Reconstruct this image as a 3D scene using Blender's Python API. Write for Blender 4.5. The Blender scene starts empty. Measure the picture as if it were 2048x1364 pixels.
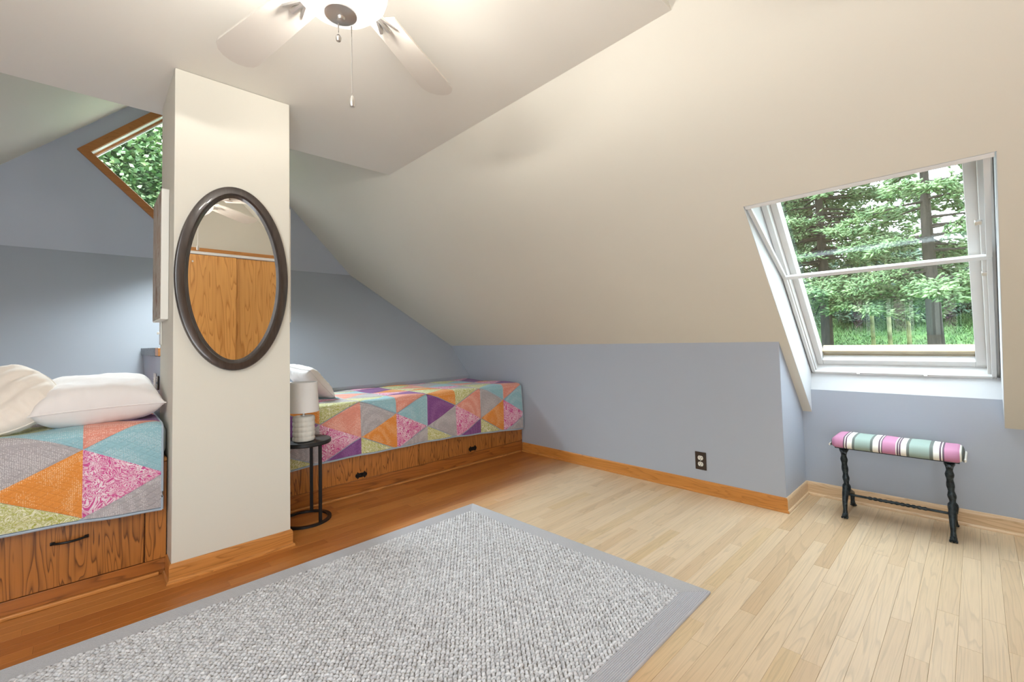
import bpy, bmesh, math, random
from mathutils import Vector, Matrix
from mathutils.geometry import tessellate_polygon
from mathutils import noise as mnoise
import numpy as np
random.seed(7); np.random.seed(7)
PI = math.pi
sc = bpy.context.scene
col = sc.collection

# ------------------------------------------------------------------ camera
cam_d = bpy.data.cameras.new('camera'); cam = bpy.data.objects.new('camera', cam_d); col.objects.link(cam)
YAW, PIT, ROL, FPX, CY = 0.7619, 0.0408, -0.0232, 884.63, 644.41
F_ = Vector((math.sin(YAW)*math.cos(PIT), math.cos(YAW)*math.cos(PIT), math.sin(PIT)))
R0 = Vector((math.cos(YAW), -math.sin(YAW), 0)); U0 = R0.cross(F_)
R_ = math.cos(ROL)*R0 + math.sin(ROL)*U0
U_ = -math.sin(ROL)*R0 + math.cos(ROL)*U0
CAMP = Vector((0, 0, 1.029))
cam.matrix_world = Matrix(((R_.x, U_.x, -F_.x, CAMP.x), (R_.y, U_.y, -F_.y, CAMP.y), (R_.z, U_.z, -F_.z, CAMP.z), (0, 0, 0, 1)))
cam_d.sensor_width = 36; cam_d.lens = FPX*36/2048
cam_d.shift_y = -(682-CY)/2048
cam_d.clip_start = 0.02; cam_d.clip_end = 300
sc.camera = cam
def proj(P):
    d = Vector(P)-CAMP; z = d.dot(F_)
    if z < .05: return None
    return (1024+FPX*d.dot(R_)/z, CY-FPX*d.dot(U_)/z)

# ------------------------------------------------------------------ light and exposure
sc.view_settings.view_transform = 'Standard'; sc.view_settings.look = 'None'
sc.view_settings.gamma = 1.0; sc.view_settings.use_curve_mapping = False
sc.view_settings.exposure = 0.07
w = bpy.data.worlds.new('overcast_sky'); sc.world = w; w.use_nodes = True
wn = w.node_tree.nodes; wl = w.node_tree.links; wn.clear()
wo = wn.new('ShaderNodeOutputWorld'); wb = wn.new('ShaderNodeBackground')
tc = wn.new('ShaderNodeTexCoord'); sx = wn.new('ShaderNodeSeparateXYZ'); rmp = wn.new('ShaderNodeValToRGB')
# overcast sky: three times brighter overhead than at the horizon
rmp.color_ramp.elements[0].position = 0.0; rmp.color_ramp.elements[0].color = (.30, .32, .34, 1)
rmp.color_ramp.elements[1].position = 1.0; rmp.color_ramp.elements[1].color = (.80, .90, 1, 1)
wl.new(tc.outputs['Generated'], sx.inputs[0]); wl.new(sx.outputs['Z'], rmp.inputs[0])
wl.new(rmp.outputs[0], wb.inputs[0]); wb.inputs[1].default_value = 12.0
wl.new(wb.outputs[0], wo.inputs[0])
def area(name, loc, to, sx_, sy_, power, colr, portal=False):
    l = bpy.data.lights.new(name, 'AREA'); l.shape = 'RECTANGLE'; l.size = sx_; l.size_y = sy_
    l.energy = power; l.color = colr
    o = bpy.data.objects.new(name, l); col.objects.link(o); o.location = loc
    o.rotation_euler = (Vector(to)-Vector(loc)).to_track_quat('-Z', 'Y').to_euler()
    if portal: l.cycles.is_portal = True
    return o
area('left_fill', (-0.95, .35, 1.80), (1.0, 1.6, .2), .8, 1.1, 31, (.86, .94, 1))  # added fill lamp under the left slope, which has no opening
area('rear_fill', (-.45, -.80, .62), (.35, .45, 2.3), 1.3, 1.1, 60, (.88, .95, 1))  # added fill lamp low behind the camera, no window built there
area('alcove_sky_fill', (.565, 6.8, 5.0), (.565, 4.2, 1.6), 3.6, 1.7, 3300, (.84, .93, 1))  # added area light outside, above the view, boosting sky through the diamond window
area('alcove_window_portal', (.565, 5.02, 2.63), (.565, 3, 1.6), .9, .9, 1, (1, 1, 1), True).rotation_euler = (-PI/2, 0, 0)

# ------------------------------------------------------------------ materials
def lin(c):
    return tuple((x/255/12.92 if x/255 <= .04045 else ((x/255+.055)/1.055)**2.4) for x in c)
class M:
    def __init__(s, name):
        s.m = bpy.data.materials.new(name); s.m.use_nodes = True
        s.n = s.m.node_tree.nodes; s.l = s.m.node_tree.links
        s.b = s.n['Principled BSDF']; s.o = s.n['Material Output']
    def node(s, t, **k):
        n = s.n.new(t)
        for a, v in k.items():
            if a.startswith('i_'): n.inputs[a[2:].replace('_', ' ')].default_value = v
            else: setattr(n, a, v)
        return n
    def link(s, a, b): s.l.new(a, b)
    def ramp(s, fac, stops, interp='LINEAR'):
        r = s.node('ShaderNodeValToRGB'); r.color_ramp.interpolation = interp
        e = r.color_ramp.elements
        while len(e) > 1: e.remove(e[-1])
        e[0].position = stops[0][0]; e[0].color = (*stops[0][1], 1)
        for p, c in stops[1:]:
            x = e.new(p); x.color = (*c, 1)
        s.link(fac, r.inputs[0]); return r.outputs[0]
    def coords(s, scale=(1, 1, 1), rot=(0, 0, 0), kind='Object', rand=0):
        t = s.node('ShaderNodeTexCoord'); mp = s.node('ShaderNodeMapping')
        mp.inputs['Scale'].default_value = scale; mp.inputs['Rotation'].default_value = rot
        if kind == 'World':
            g = s.node('ShaderNodeNewGeometry'); s.link(g.outputs['Position'], mp.inputs[0])
        else: s.link(t.outputs[kind], mp.inputs[0])
        if rand:
            oi = s.node('ShaderNodeObjectInfo'); mu = s.node('ShaderNodeMath', operation='MULTIPLY'); mu.inputs[1].default_value = rand
            s.link(oi.outputs['Random'], mu.inputs[0]); s.link(mu.outputs[0], mp.inputs['Location'])
        return mp.outputs[0]
    def noise(s, vec, scale, detail=3, rough=.5, dist=0):
        n = s.node('ShaderNodeTexNoise'); n.inputs['Scale'].default_value = scale; n.inputs['Detail'].default_value = detail
        n.inputs['Roughness'].default_value = rough; n.inputs['Distortion'].default_value = dist
        s.link(vec, n.inputs['Vector']); return n.outputs[0]
    def bump(s, h, strength=.2, dist=.002):
        b = s.node('ShaderNodeBump'); b.inputs['Strength'].default_value = strength; b.inputs['Distance'].default_value = dist
        s.link(h, b.inputs['Height']); s.link(b.outputs[0], s.b.inputs['Normal'])
    def mix(s, fac, a, b, mode='MIX'):
        n = s.node('ShaderNodeMix', data_type='RGBA', blend_type=mode)
        for v, i in ((fac, 0), (a, 6), (b, 7)):
            if isinstance(v, (int, float)): n.inputs[i].default_value = v
            elif isinstance(v, tuple): n.inputs[i].default_value = (*v, 1) if len(v) == 3 else v
            else: s.link(v, n.inputs[i])
        return n.outputs[2]
    def set(s, colr=None, rough=None, **k):
        if colr is not None:
            if isinstance(colr, tuple): s.b.inputs['Base Color'].default_value = (*colr, 1)
            else: s.link(colr, s.b.inputs['Base Color'])
        if rough is not None: s.b.inputs['Roughness'].default_value = rough
        for a, v in k.items(): s.b.inputs[a.replace('_', ' ')].default_value = v
        return s

def paint(name, c, rough=.65, orange=.12):
    m = M(name); v = m.coords(kind='World')
    n1 = m.noise(v, 260, 2); n2 = m.noise(v, 1.3, 2)
    m.set(m.mix(n2, tuple(x*.97 for x in c), tuple(min(1, x*1.03) for x in c)), rough); m.bump(n1, orange, .001)
    return m.m
beige = paint('beige_wall_paint', (.665, .63, .545))
blue = paint('grey_blue_wall_paint', (.40, .437, .505), .55)
ceil_p = paint('ceiling_paint', (.745, .715, .65))
whitep = paint('white_trim_paint', (.68, .68, .675), .4, .05)
whitewall = paint('white_shaft_paint', (.61, .63, .65), .5, .1)

def wood(name, dark, light, scale=1.0, rough=.35, along='X', line=.5, rand=3.0, vary=.25, coat=0, cath=1.0):
    m = M(name)
    st = {'X': (1.2, 14, 14), 'Y': (14, 1.2, 14), 'Z': (14, 14, 1.2)}[along]
    st = tuple(x*scale for x in st)
    v = m.coords(st, rand=rand)
    n1 = m.noise(v, 1.0, 2, .5, .3)            # broad figure
    wv = m.node('ShaderNodeMath', operation='MULTIPLY'); m.link(n1, wv.inputs[0]); wv.inputs[1].default_value = 12.0*cath
    fr = m.node('ShaderNodeMath', operation='FRACT'); m.link(wv.outputs[0], fr.inputs[0])
    fig = m.ramp(fr.outputs[0], [(0, (1, 1, 1)), (.10, (.05, .05, .05)), (.24, (.6, .6, .6)), (.5, (.9, .9, .9)), (1, (1, 1, 1))])
    st2 = {'X': (4, 160, 160), 'Y': (160, 4, 160), 'Z': (160, 160, 4)}[along]
    v2 = m.coords(tuple(x*scale for x in st2), rand=rand)
    n2 = m.noise(v2, 1.0, 3, .6)
    gr = m.ramp(n2, [(.35, (.55, .55, .55)), (.6, (1, 1, 1))])
    mid = tuple((a+b)/2 for a, b in zip(dark, light))
    c = m.mix(line, light, m.mix(fig, dark, light)) if not isinstance(line, str) else light
    c = m.mix(.35, c, m.mix(gr, dark, c), 'MIX')
    oi = m.node('ShaderNodeObjectInfo')
    tone = m.ramp(oi.outputs['Random'], [(0, (1-vary,)*3), (1, (1+vary*.3,)*3)])
    c = m.mix(1.0, c, tone, 'MULTIPLY')
    m.set(c, rough); m.bump(n2, .12, .0006)
    if coat: m.b.inputs['Coat Weight'].default_value = coat; m.b.inputs['Coat Roughness'].default_value = .2
    return m
oak_trim = wood('amber_oak_trim', lin((134, 80, 30)), lin((204, 138, 72)), 1, .3, 'X', .6, vary=.15).m
oak_trim_y = wood('amber_oak_trim_lengthwise', lin((140, 82, 30)), lin((202, 136, 66)), 1, .3, 'Y', .45, vary=.1).m
oak_pale = wood('pale_oak_trim', lin((165, 125, 82)), lin((222, 192, 155)), 1, .35, 'Y', .5, vary=.1).m
oak_cab = wood('amber_oak_veneer', lin((92, 50, 14)), lin((186, 118, 52)), 1.1, .3, 'Z', .95, vary=.12, coat=.2, cath=1.3).m
oak_cab_x = wood('amber_oak_rail', lin((110, 60, 18)), lin((176, 106, 44)), .8, .3, 'X', .8, vary=.12, coat=.2).m
oak_door = wood('honey_oak_door_veneer', lin((176, 112, 46)), lin((224, 164, 92)), .5, .35, 'Z', .8, vary=.1, cath=1.2).m
window_oak = wood('window_oak_casing', lin((120, 72, 30)), lin((170, 112, 60)), 1, .4, 'X', .4, vary=.05).m

# floor boards: amber shade by the beds and left, pale daylight elsewhere, painted in
def floor_mat():
    m = M('strip_oak_floor')
    v = m.coords((.85, 15, 15), rand=5); n1 = m.noise(v, 1, 2, .5, .4)
    a = m.node('ShaderNodeMath', operation='MULTIPLY'); m.link(n1, a.inputs[0]); a.inputs[1].default_value = 10
    f = m.node('ShaderNodeMath', operation='FRACT'); m.link(a.outputs[0], f.inputs[0])
    fig = m.ramp(f.outputs[0], [(0, (1, 1, 1)), (.1, (.45, .45, .45)), (.35, (.9, .9, .9)), (1, (1, 1, 1))])
    v2 = m.coords((5, 200, 200), rand=5); n2 = m.noise(v2, 1, 3, .6)
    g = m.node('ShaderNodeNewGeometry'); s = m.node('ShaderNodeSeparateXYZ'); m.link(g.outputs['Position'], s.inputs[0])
    # distance measure from the strip of painted shade in front of the beds
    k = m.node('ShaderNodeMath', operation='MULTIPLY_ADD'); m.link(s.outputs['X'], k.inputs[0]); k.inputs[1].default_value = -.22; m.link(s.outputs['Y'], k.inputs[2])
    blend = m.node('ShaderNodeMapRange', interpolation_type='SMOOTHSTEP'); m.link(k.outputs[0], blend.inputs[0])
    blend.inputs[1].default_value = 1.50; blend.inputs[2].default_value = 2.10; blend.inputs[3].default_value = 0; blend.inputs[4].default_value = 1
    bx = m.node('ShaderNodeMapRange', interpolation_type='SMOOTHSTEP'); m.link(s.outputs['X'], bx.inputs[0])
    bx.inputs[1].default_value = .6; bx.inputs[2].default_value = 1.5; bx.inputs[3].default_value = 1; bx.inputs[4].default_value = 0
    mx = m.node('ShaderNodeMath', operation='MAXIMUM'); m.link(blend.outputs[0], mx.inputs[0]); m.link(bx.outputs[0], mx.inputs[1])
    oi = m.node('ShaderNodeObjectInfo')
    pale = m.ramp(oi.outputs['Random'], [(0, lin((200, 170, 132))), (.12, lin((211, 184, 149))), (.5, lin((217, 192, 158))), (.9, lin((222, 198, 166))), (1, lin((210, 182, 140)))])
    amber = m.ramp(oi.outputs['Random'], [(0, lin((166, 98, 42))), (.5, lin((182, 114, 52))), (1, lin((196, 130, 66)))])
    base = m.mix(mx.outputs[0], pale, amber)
    c = m.mix(.27, base, m.mix(1.0, base, fig, 'MULTIPLY'))
    gr = m.ramp(n2, [(.3, (.72, .72, .72)), (.55, (1, 1, 1))])
    c = m.mix(.35, c, m.mix(1.0, c, gr, 'MULTIPLY'))
    m.set(c, .34); m.bump(n2, .1, .0005)
    m.b.inputs['Specular IOR Level'].default_value = .5
    return m.m
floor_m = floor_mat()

def plain(name, c, rough=.5, metal=0, **k):
    m = M(name); m.set(c, rough, Metallic=metal, **k)
    v = m.coords(); m.bump(m.noise(v, 180, 2), .05, .0005); return m.m
black_iron = plain('black_powder_coated_steel', (.012, .012, .013), .45, .3)
black_hw = plain('black_hardware', (.010, .010, .010), .4, .5)
nickel = plain('brushed_nickel', (.70, .68, .65), .38, 1.0)
dark_gap = plain('dark_gap', (.03, .02, .012), .8)
canvas_m = plain('canvas_edge', (.78, .76, .70), .8)
plastic_w = plain('ivory_plastic', (.75, .73, .66), .35)
brown_pl = plain('brown_plastic', (.035, .022, .016), .35)
mattress_m = plain('mattress_ticking', (.6, .66, .66), .8)
track_m = plain('white_door_track', (.75, .75, .74), .4)
slot_m = plain('outlet_slot', (.02, .02, .02), .6)

def cloth(name, c, bump=.3, scale=900, var=.05):
    m = M(name); v = m.coords()
    n = m.noise(v, scale, 2); n2 = m.noise(v, 9, 3)
    m.set(m.mix(n2, tuple(x*(1-var) for x in c), tuple(min(1, x*(1+var)) for x in c)), .9); m.bump(n, bump, .001)
    m.b.inputs['Sheen Weight'].default_value = .2
    return m.m
pillow_m = cloth('white_cotton', (.80, .75, .73))
cushion_m = cloth('cream_textured_knit', (.80, .72, .64), .5, 400)
shade_m = cloth('linen_lampshade', (.76, .74, .72), .3, 1200)

def iron_patina():
    m = M('verdigris_black_iron'); v = m.coords()
    n = m.noise(v, 60, 4, .6)
    m.set(m.ramp(n, [(.35, (.010, .014, .016)), (.62, (.035, .05, .06)), (.75, (.12, .15, .16))]), .38, Metallic=.5); m.bump(n, .5, .003); return m.m
iron = iron_patina()
def frame_mat():
    m = M('espresso_wood_frame'); v = m.coords((30, 30, 4)); n = m.noise(v, 3, 4)
    m.set(m.ramp(n, [(.3, (.022, .014, .010)), (.7, (.05, .034, .027))]), .32); m.bump(n, .1, .001)
    m.b.inputs['Coat Weight'].default_value = .3; return m.m
espresso = frame_mat()
mir = M('mirror_silver').set((.93, .93, .91), .0, Metallic=1.0).m
def ceramic():
    m = M('white_textured_ceramic'); m.set((.72, .70, .64), .3); return m.m
ceram = ceramic()
def marble():
    m = M('grey_marbled_laminate'); v = m.coords(kind='World'); n = m.noise(v, 40, 5, .6, 2)
    m.set(m.ramp(n, [(.35, (.08, .09, .10)), (.6, (.28, .30, .33))]), .4); return m.m
marb = marble()
def glass():
    m = M('window_glass')
    t = m.node('ShaderNodeBsdfTransparent'); t.inputs[0].default_value = (.97, .99, .98, 1)
    g = m.node('ShaderNodeBsdfGlossy'); g.inputs['Roughness'].default_value = 0.01
    lw = m.node('ShaderNodeLayerWeight'); lw.inputs[0].default_value = .5
    pw = m.node('ShaderNodeMath', operation='POWER'); m.link(lw.outputs['Facing'], pw.inputs[0]); pw.inputs[1].default_value = 5
    fr = m.node('ShaderNodeMath', operation='MULTIPLY_ADD'); m.link(pw.outputs[0], fr.inputs[0]); fr.inputs[1].default_value = .96; fr.inputs[2].default_value = .07
    mx = m.node('ShaderNodeMixShader'); m.link(fr.outputs[0], mx.inputs[0]); m.link(t.outputs[0], mx.inputs[1]); m.link(g.outputs[0], mx.inputs[2])
    m.link(mx.outputs[0], m.o.inputs[0]); return m.m
glass_m = glass()
def bowl_mat():
    m = M('frosted_glass_lit')
    tcn = m.node('ShaderNodeTexCoord'); s = m.node('ShaderNodeSeparateXYZ'); m.link(tcn.outputs['Object'], s.inputs[0])
    at = m.node('ShaderNodeMath', operation='ARCTAN2'); m.link(s.outputs['Y'], at.inputs[0]); m.link(s.outputs['X'], at.inputs[1])
    z = m.node('ShaderNodeMath', operation='MULTIPLY_ADD'); m.link(s.outputs['Z'], z.inputs[0]); z.inputs[1].default_value = 14; m.link(at.outputs[0], z.inputs[2])
    q = m.node('ShaderNodeMath', operation='MULTIPLY'); m.link(z.outputs[0], q.inputs[0]); q.inputs[1].default_value = 44
    si = m.node('ShaderNodeMath', operation='SINE'); m.link(q.outputs[0], si.inputs[0])
    st = m.ramp(si.outputs[0], [(.0, (1, .98, .94)), (.70, (1, .98, .94)), (1, (.55, .54, .53))])
    m.set((.55, .55, .54), .3); m.link(st, m.b.inputs['Emission Color']); m.b.inputs['Emission Strength'].default_value = .92
    return m.m
bowl_m = bowl_mat()

# quilt patches
def patch(name, c, kind='dots', c2=None, sc_=1.0):
    m = M(name); v = m.coords(kind='World')
    c2 = c2 or tuple(x*.55+.38 for x in c)
    if kind == 'dots':
        vo = m.node('ShaderNodeTexVoronoi'); vo.inputs['Scale'].default_value = 170*sc_; vo.inputs['Randomness'].default_value = .35; m.link(v, vo.inputs['Vector'])
        cc = m.ramp(vo.outputs['Distance'], [(.20, c2), (.42, c)])
    elif kind == 'floral':
        n = m.noise(v, 27*sc_, 2, .5, 2.2)
        cc = m.ramp(n, [(.36, c2), (.44, c), (.52, c2), (.57, c), (.66, c2)])
    elif kind == 'paisley':
        n = m.noise(v, 17*sc_, 2, .5, 2.6)
        n2 = m.noise(v, 14, 2)
        cc = m.ramp(n, [(.36, c), (.40, c2), (.44, c2), (.455, c), (.485, c), (.50, c2), (.53, c2), (.545, c), (.585, c), (.60, c2), (.65, c2), (.68, c)])
        cc = m.mix(m.ramp(n2, [(.4, (0, 0, 0)), (.7, (.6, .6, .6))]), cc, c)
    fine = m.noise(v, 500, 2)
    cc = m.mix(.3, cc, m.mix(1.0, cc, m.ramp(fine, [(.3, (.7, .7, .7)), (.7, (1.2, 1.2, 1.2))]), 'MULTIPLY'))
    # stitched diagonal quilting, fine relief
    g = m.node('ShaderNodeNewGeometry'); s = m.node('ShaderNodeSeparateXYZ'); m.link(g.outputs['Position'], s.inputs[0])
    ad = m.node('ShaderNodeMath', operation='ADD'); m.link(s.outputs['Z'], ad.inputs[0]); m.link(s.outputs['Y'], ad.inputs[1])
    hs = []
    for sg in (1, -1):
        k = m.node('ShaderNodeMath', operation='MULTIPLY_ADD'); m.link(s.outputs['X'], k.inputs[0]); k.inputs[1].default_value = .62*sg; m.link(ad.outputs[0], k.inputs[2])
        pp = m.node('ShaderNodeMath', operation='PINGPONG'); m.link(k.outputs[0], pp.inputs[0]); pp.inputs[1].default_value = .014
        dv = m.node('ShaderNodeMath', operation='MULTIPLY'); m.link(pp.outputs[0], dv.inputs[0]); dv.inputs[1].default_value = 200
        cl = m.node('ShaderNodeMath', operation='MINIMUM'); m.link(dv.outputs[0], cl.inputs[0]); cl.inputs[1].default_value = 1
        hs.append(cl.outputs[0])
    mu = m.node('ShaderNodeMath', operation='MULTIPLY'); m.link(hs[0], mu.inputs[0]); m.link(hs[1], mu.inputs[1])
    m.set(cc, .9); m.bump(mu.outputs[0], .35, .004); m.b.inputs['Sheen Weight'].default_value = .15
    return m.m
QM = {'T': patch('aqua_print_cotton', lin((148, 190, 200))), 'P': patch('purple_print_cotton', lin((128, 74, 136)), c2=lin((166, 118, 172))),
      'O': patch('orange_print_cotton', lin((224, 142, 62)), c2=lin((246, 200, 152))), 'G': patch('green_floral_cotton', lin((168, 170, 62)), 'floral', lin((228, 226, 196))),
      'C': patch('coral_print_cotton', lin((222, 146, 128)), c2=lin((244, 206, 190))), 'R': patch('grey_print_cotton', lin((172, 166, 168)), c2=lin((216, 212, 212))),
      'K': patch('pink_paisley_cotton', lin((206, 84, 146)), 'paisley', lin((240, 222, 228)))}
QL = {'T': 'aqua dotted quilt patch', 'P': 'purple quilt patch', 'O': 'orange dotted quilt patch', 'G': 'green and white floral quilt patch',
      'C': 'coral dotted quilt patch', 'R': 'grey dotted quilt patch', 'K': 'pink paisley quilt patch'}
QN = {'T': 'aqua', 'P': 'purple', 'O': 'orange', 'G': 'green', 'C': 'coral', 'R': 'grey', 'K': 'pink'}
binding_m = cloth('pale_blue_binding', lin((168, 182, 196)), .4, 500)

def stripes():
    m = M('striped_bench_fabric')
    tcn = m.node('ShaderNodeTexCoord'); s = m.node('ShaderNodeSeparateXYZ'); m.link(tcn.outputs['Object'], s.inputs[0])
    mr = m.node('ShaderNodeMapRange'); m.link(s.outputs['Y'], mr.inputs[0]); mr.inputs[1].default_value = .285; mr.inputs[2].default_value = -.285
    W = lin((226, 222, 212)); PK = lin((182, 122, 152)); GR = lin((142, 160, 150)); D = lin((92, 70, 84)); DG = lin((98, 104, 98))
    # positions follow the stripes seen on the seat from its far end to its near end
    st = [(0, W), (.028, DG), (.04, PK), (.135, D), (.145, W), (.155, D), (.165, W), (.205, DG), (.225, GR), (.34, DG), (.36, W), (.405, D), (.415, W), (.422, D),
          (.432, PK), (.525, W), (.535, D), (.545, W), (.55, D), (.56, W), (.60, DG), (.618, GR), (.752, DG), (.775, W), (.815, D), (.825, W), (.835, D), (.845, PK), (.94, W), (.952, DG), (.965, W)]
    e = m.ramp(mr.outputs[0], st, 'CONSTANT')
    v = m.coords(); m.set(e, .75); m.bump(m.noise(v, 900, 2), .3, .001); return m.m
stripe_m = stripes()

rug_m = None
def rugs():
    m = M('grey_braided_wool'); oi = m.coords(kind='World'); n = m.noise(oi, 55, 2); n2 = m.noise(oi, 600, 2)
    c = m.ramp(n, [(.3, lin((182, 181, 184))), (.5, lin((208, 208, 211))), (.75, lin((230, 230, 232)))])
    m.set(c, .95); m.bump(n2, .4, .001)
    b = M('grey_ribbed_cotton_border'); v = b.coords((1, 1, 1)); n = b.noise(v, 700, 2)
    b.set(b.ramp(n, [(.3, lin((170, 170, 174))), (.7, lin((192, 192, 196)))]), .9); b.bump(n, .3, .001)
    d = M('rug_backing'); d.set(lin((138, 134, 130)), .95)
    return m.m, b.m, d.m
rug_pile_m, rug_border_m, rug_back_m = rugs()

def leafm(name, a, b, c):
    m = M(name); v = m.coords(kind='World'); n = m.noise(v, 6, 3)
    m.set(m.ramp(n, [(.3, a), (.5, b), (.72, c)]), .6)
    m.b.inputs['Subsurface Weight'].default_value = 0
    return m.m
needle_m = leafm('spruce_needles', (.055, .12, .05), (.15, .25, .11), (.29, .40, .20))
needle_dk = leafm('dark_spruce_needles', (.03, .07, .05), (.07, .14, .09), (.15, .23, .13))  # darker green for the distant spruces and undergrowth
leaf_m = leafm('broad_leaves', (.035, .085, .03), (.085, .15, .055), (.17, .215, .08))
grass_m = leafm('lawn_grass', (.05, .12, .035), (.09, .20, .055), (.15, .29, .08))
def bark():
    m = M('tree_bark'); v = m.coords((6, 6, 1.2), kind='World'); n = m.noise(v, 4, 5, .7)
    m.set(m.ramp(n, [(.3, (.014, .013, .012)), (.7, (.055, .046, .040))]), .9); m.bump(n, .6, .02); return m.m
bark_m = bark()
moss_m = leafm('mossy_bark', (.10, .11, .05), (.20, .22, .09), (.32, .34, .16))
weather_m = wood('weathered_wood', lin((112, 90, 62)), lin((168, 142, 102)), 1, .6, 'Y', .3, vary=.1).m

# ------------------------------------------------------------------ helpers
def link(name, me, m, parent=None, **props):
    o = bpy.data.objects.new(name, me); col.objects.link(o)
    if m is not None:
        for x in (m if isinstance(m, (list, tuple)) else [m]): me.materials.append(x)
    if parent: o.parent = parent
    for k, v in props.items(): o[k] = v
    return o
def mesh(name, verts, faces, m, parent=None, smooth=False, **props):
    me = bpy.data.meshes.new(name); me.from_pydata([tuple(v) for v in verts], [], faces); me.update()
    if smooth:
        for p in me.polygons: p.use_smooth = True
    return link(name, me, m, parent, **props)
def frombm(name, bm, m, parent=None, smooth=False, **props):
    bmesh.ops.recalc_face_normals(bm, faces=bm.faces)
    me = bpy.data.meshes.new(name); bm.to_mesh(me); bm.free()
    if smooth:
        for p in me.polygons: p.use_smooth = True
        try: me.set_sharp_from_angle(angle=math.radians(40))
        except Exception: pass
    return link(name, me, m, parent, **props)
def empty(name, loc, label=None, cat=None, group=None, rz=0):
    o = bpy.data.objects.new(name, None); col.objects.link(o); o.location = loc; o.rotation_euler = (0, 0, rz); o.empty_display_size = .1
    if label: o['label'] = label
    if cat: o['category'] = cat
    if group: o['group'] = group
    return o
def bbox(bm, lo, hi, bev=0, seg=2):
    c = [(a+b)/2 for a, b in zip(lo, hi)]; d = [abs(b-a) for a, b in zip(lo, hi)]
    r = bmesh.ops.create_cube(bm, size=1, matrix=Matrix.Translation(c) @ Matrix.Diagonal((*d, 1)))
    if bev:
        vs = set(r['verts']); es = [e for e in bm.edges if e.verts[0] in vs and e.verts[1] in vs]
        bmesh.ops.bevel(bm, geom=es, offset=bev, segments=seg, affect='EDGES', profile=.5)
    return bm
def box(name, lo, hi, m, parent=None, bev=.002, **props):
    bm = bmesh.new(); bbox(bm, lo, hi, bev); return frombm(name, bm, m, parent, **props)
def extr(name, prof, axis, a, b, m, parent=None, smooth=False, **props):
    """profile polygon in the two other axes, run along axis from a to b"""
    def P(p, t):
        return {'X': (t, p[0], p[1]), 'Y': (p[0], t, p[1]), 'Z': (p[0], p[1], t)}[axis]
    n = len(prof); v = [P(p, a) for p in prof]+[P(p, b) for p in prof]
    f = [list(range(n))[::-1], list(range(n, 2*n))]+[[i, (i+1) % n, n+(i+1) % n, n+i] for i in range(n)]
    bm = bmesh.new(); bv = [bm.verts.new(x) for x in v]
    for q in f: bm.faces.new([bv[i] for i in q])
    return frombm(name, bm, m, parent, smooth, **props)
def lathe(bm, prof, c=(0, 0, 0), n=32, caps=True):
    rings = []
    for r, z in prof:
        rings.append([bm.verts.new((c[0]+r*math.cos(2*PI*i/n), c[1]+r*math.sin(2*PI*i/n), c[2]+z)) for i in range(n)])
    for a, b in zip(rings, rings[1:]):
        for i in range(n): bm.faces.new((a[i], a[(i+1) % n], b[(i+1) % n], b[i]))
    if caps:
        if prof[0][0] > 1e-5: bm.faces.new(rings[0][::-1])
        if prof[-1][0] > 1e-5: bm.faces.new(rings[-1])
    return bm
def tube(bm, pts, rad, n=8):
    pts = [Vector(p) for p in pts]; rads = rad if isinstance(rad, (list, tuple)) else [rad]*len(pts)
    prev = None; up = Vector((0, 0, 1))
    t0 = (pts[1]-pts[0]).normalized()
    if abs(t0.z) > .9: up = Vector((1, 0, 0))
    for i, p in enumerate(pts):
        t = (pts[min(i+1, len(pts)-1)]-pts[max(i-1, 0)]).normalized()
        s = t.cross(up).normalized(); u = s.cross(t)
        ring = [bm.verts.new(p+rads[i]*(math.cos(2*PI*k/n)*s+math.sin(2*PI*k/n)*u)) for k in range(n)]
        if prev:
            for k in range(n): bm.faces.new((prev[k], prev[(k+1) % n], ring[(k+1) % n], ring[k]))
        else: bm.faces.new(ring[::-1])
        prev = ring
    bm.faces.new(prev); return bm
def poly(name, loops, m, thick, n, parent=None, **props):
    """flat polygon (outer loop plus holes) in 3-D, given thickness along n"""
    loops = [[Vector(p) for p in l] for l in loops]; n = Vector(n).normalized()
    flat = [p for l in loops for p in l]; tris = tessellate_polygon(loops)
    N = len(flat); v = flat+[p+n*thick for p in flat]
    f = [list(t) for t in tris]+[[i+N for i in t][::-1] for t in tris]
    k = 0
    for l in loops:
        L = len(l)
        for i in range(L): f.append([k+i, k+(i+1) % L, N+k+(i+1) % L, N+k+i])
        k += L
    bm = bmesh.new(); bv = [bm.verts.new(x) for x in v]
    for q in f:
        try: bm.faces.new([bv[i] for i in q])
        except ValueError: pass
    return frombm(name, bm, m, parent, **props)
ST = dict(kind='structure')

# ------------------------------------------------------------------ the room
XK, ZK, MS = 2.92, .984, 1.049
XL, ML = -1.937, .981
XRG, ZRG = .573, 3.446
ZC, YC, YN, XC = 2.318, 3.05, .773, 1.649
YF, XCL, XCR, YB0 = 2.483, .268, .758, 2.973
YR, XB = .801, 3.356
YG, YI, ZI = 4.88, 3.735, .665
YW = -.94
OY0, OY1, OX = -.076, .751, 2.286      # roof window opening
def zs(x): return ZK+MS*(XK-x)
def zl(x): return ZK+ML*(x-XL)
nS = Vector((MS, 0, 1)).normalized()
# sub floor under the strip boards
poly('floor', [[(XL, YW, -.02), (XB, YW, -.02), (XB, YR, -.02), (XK, YR, -.02), (XK, 4, -.02), (XL, 4, -.02)]], dark_gap, .1, (0, 0, -1), **ST)
floor_o = bpy.data.objects['floor']
# flat dropped ceiling, closed up to the ridge
XCl = XL+(ZC-ZK)/ML
extr('ceiling', [(XCl, ZC), (XC, ZC), (XRG, ZRG-.01)], 'Y', YN, YC, ceil_p, **ST)
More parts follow.
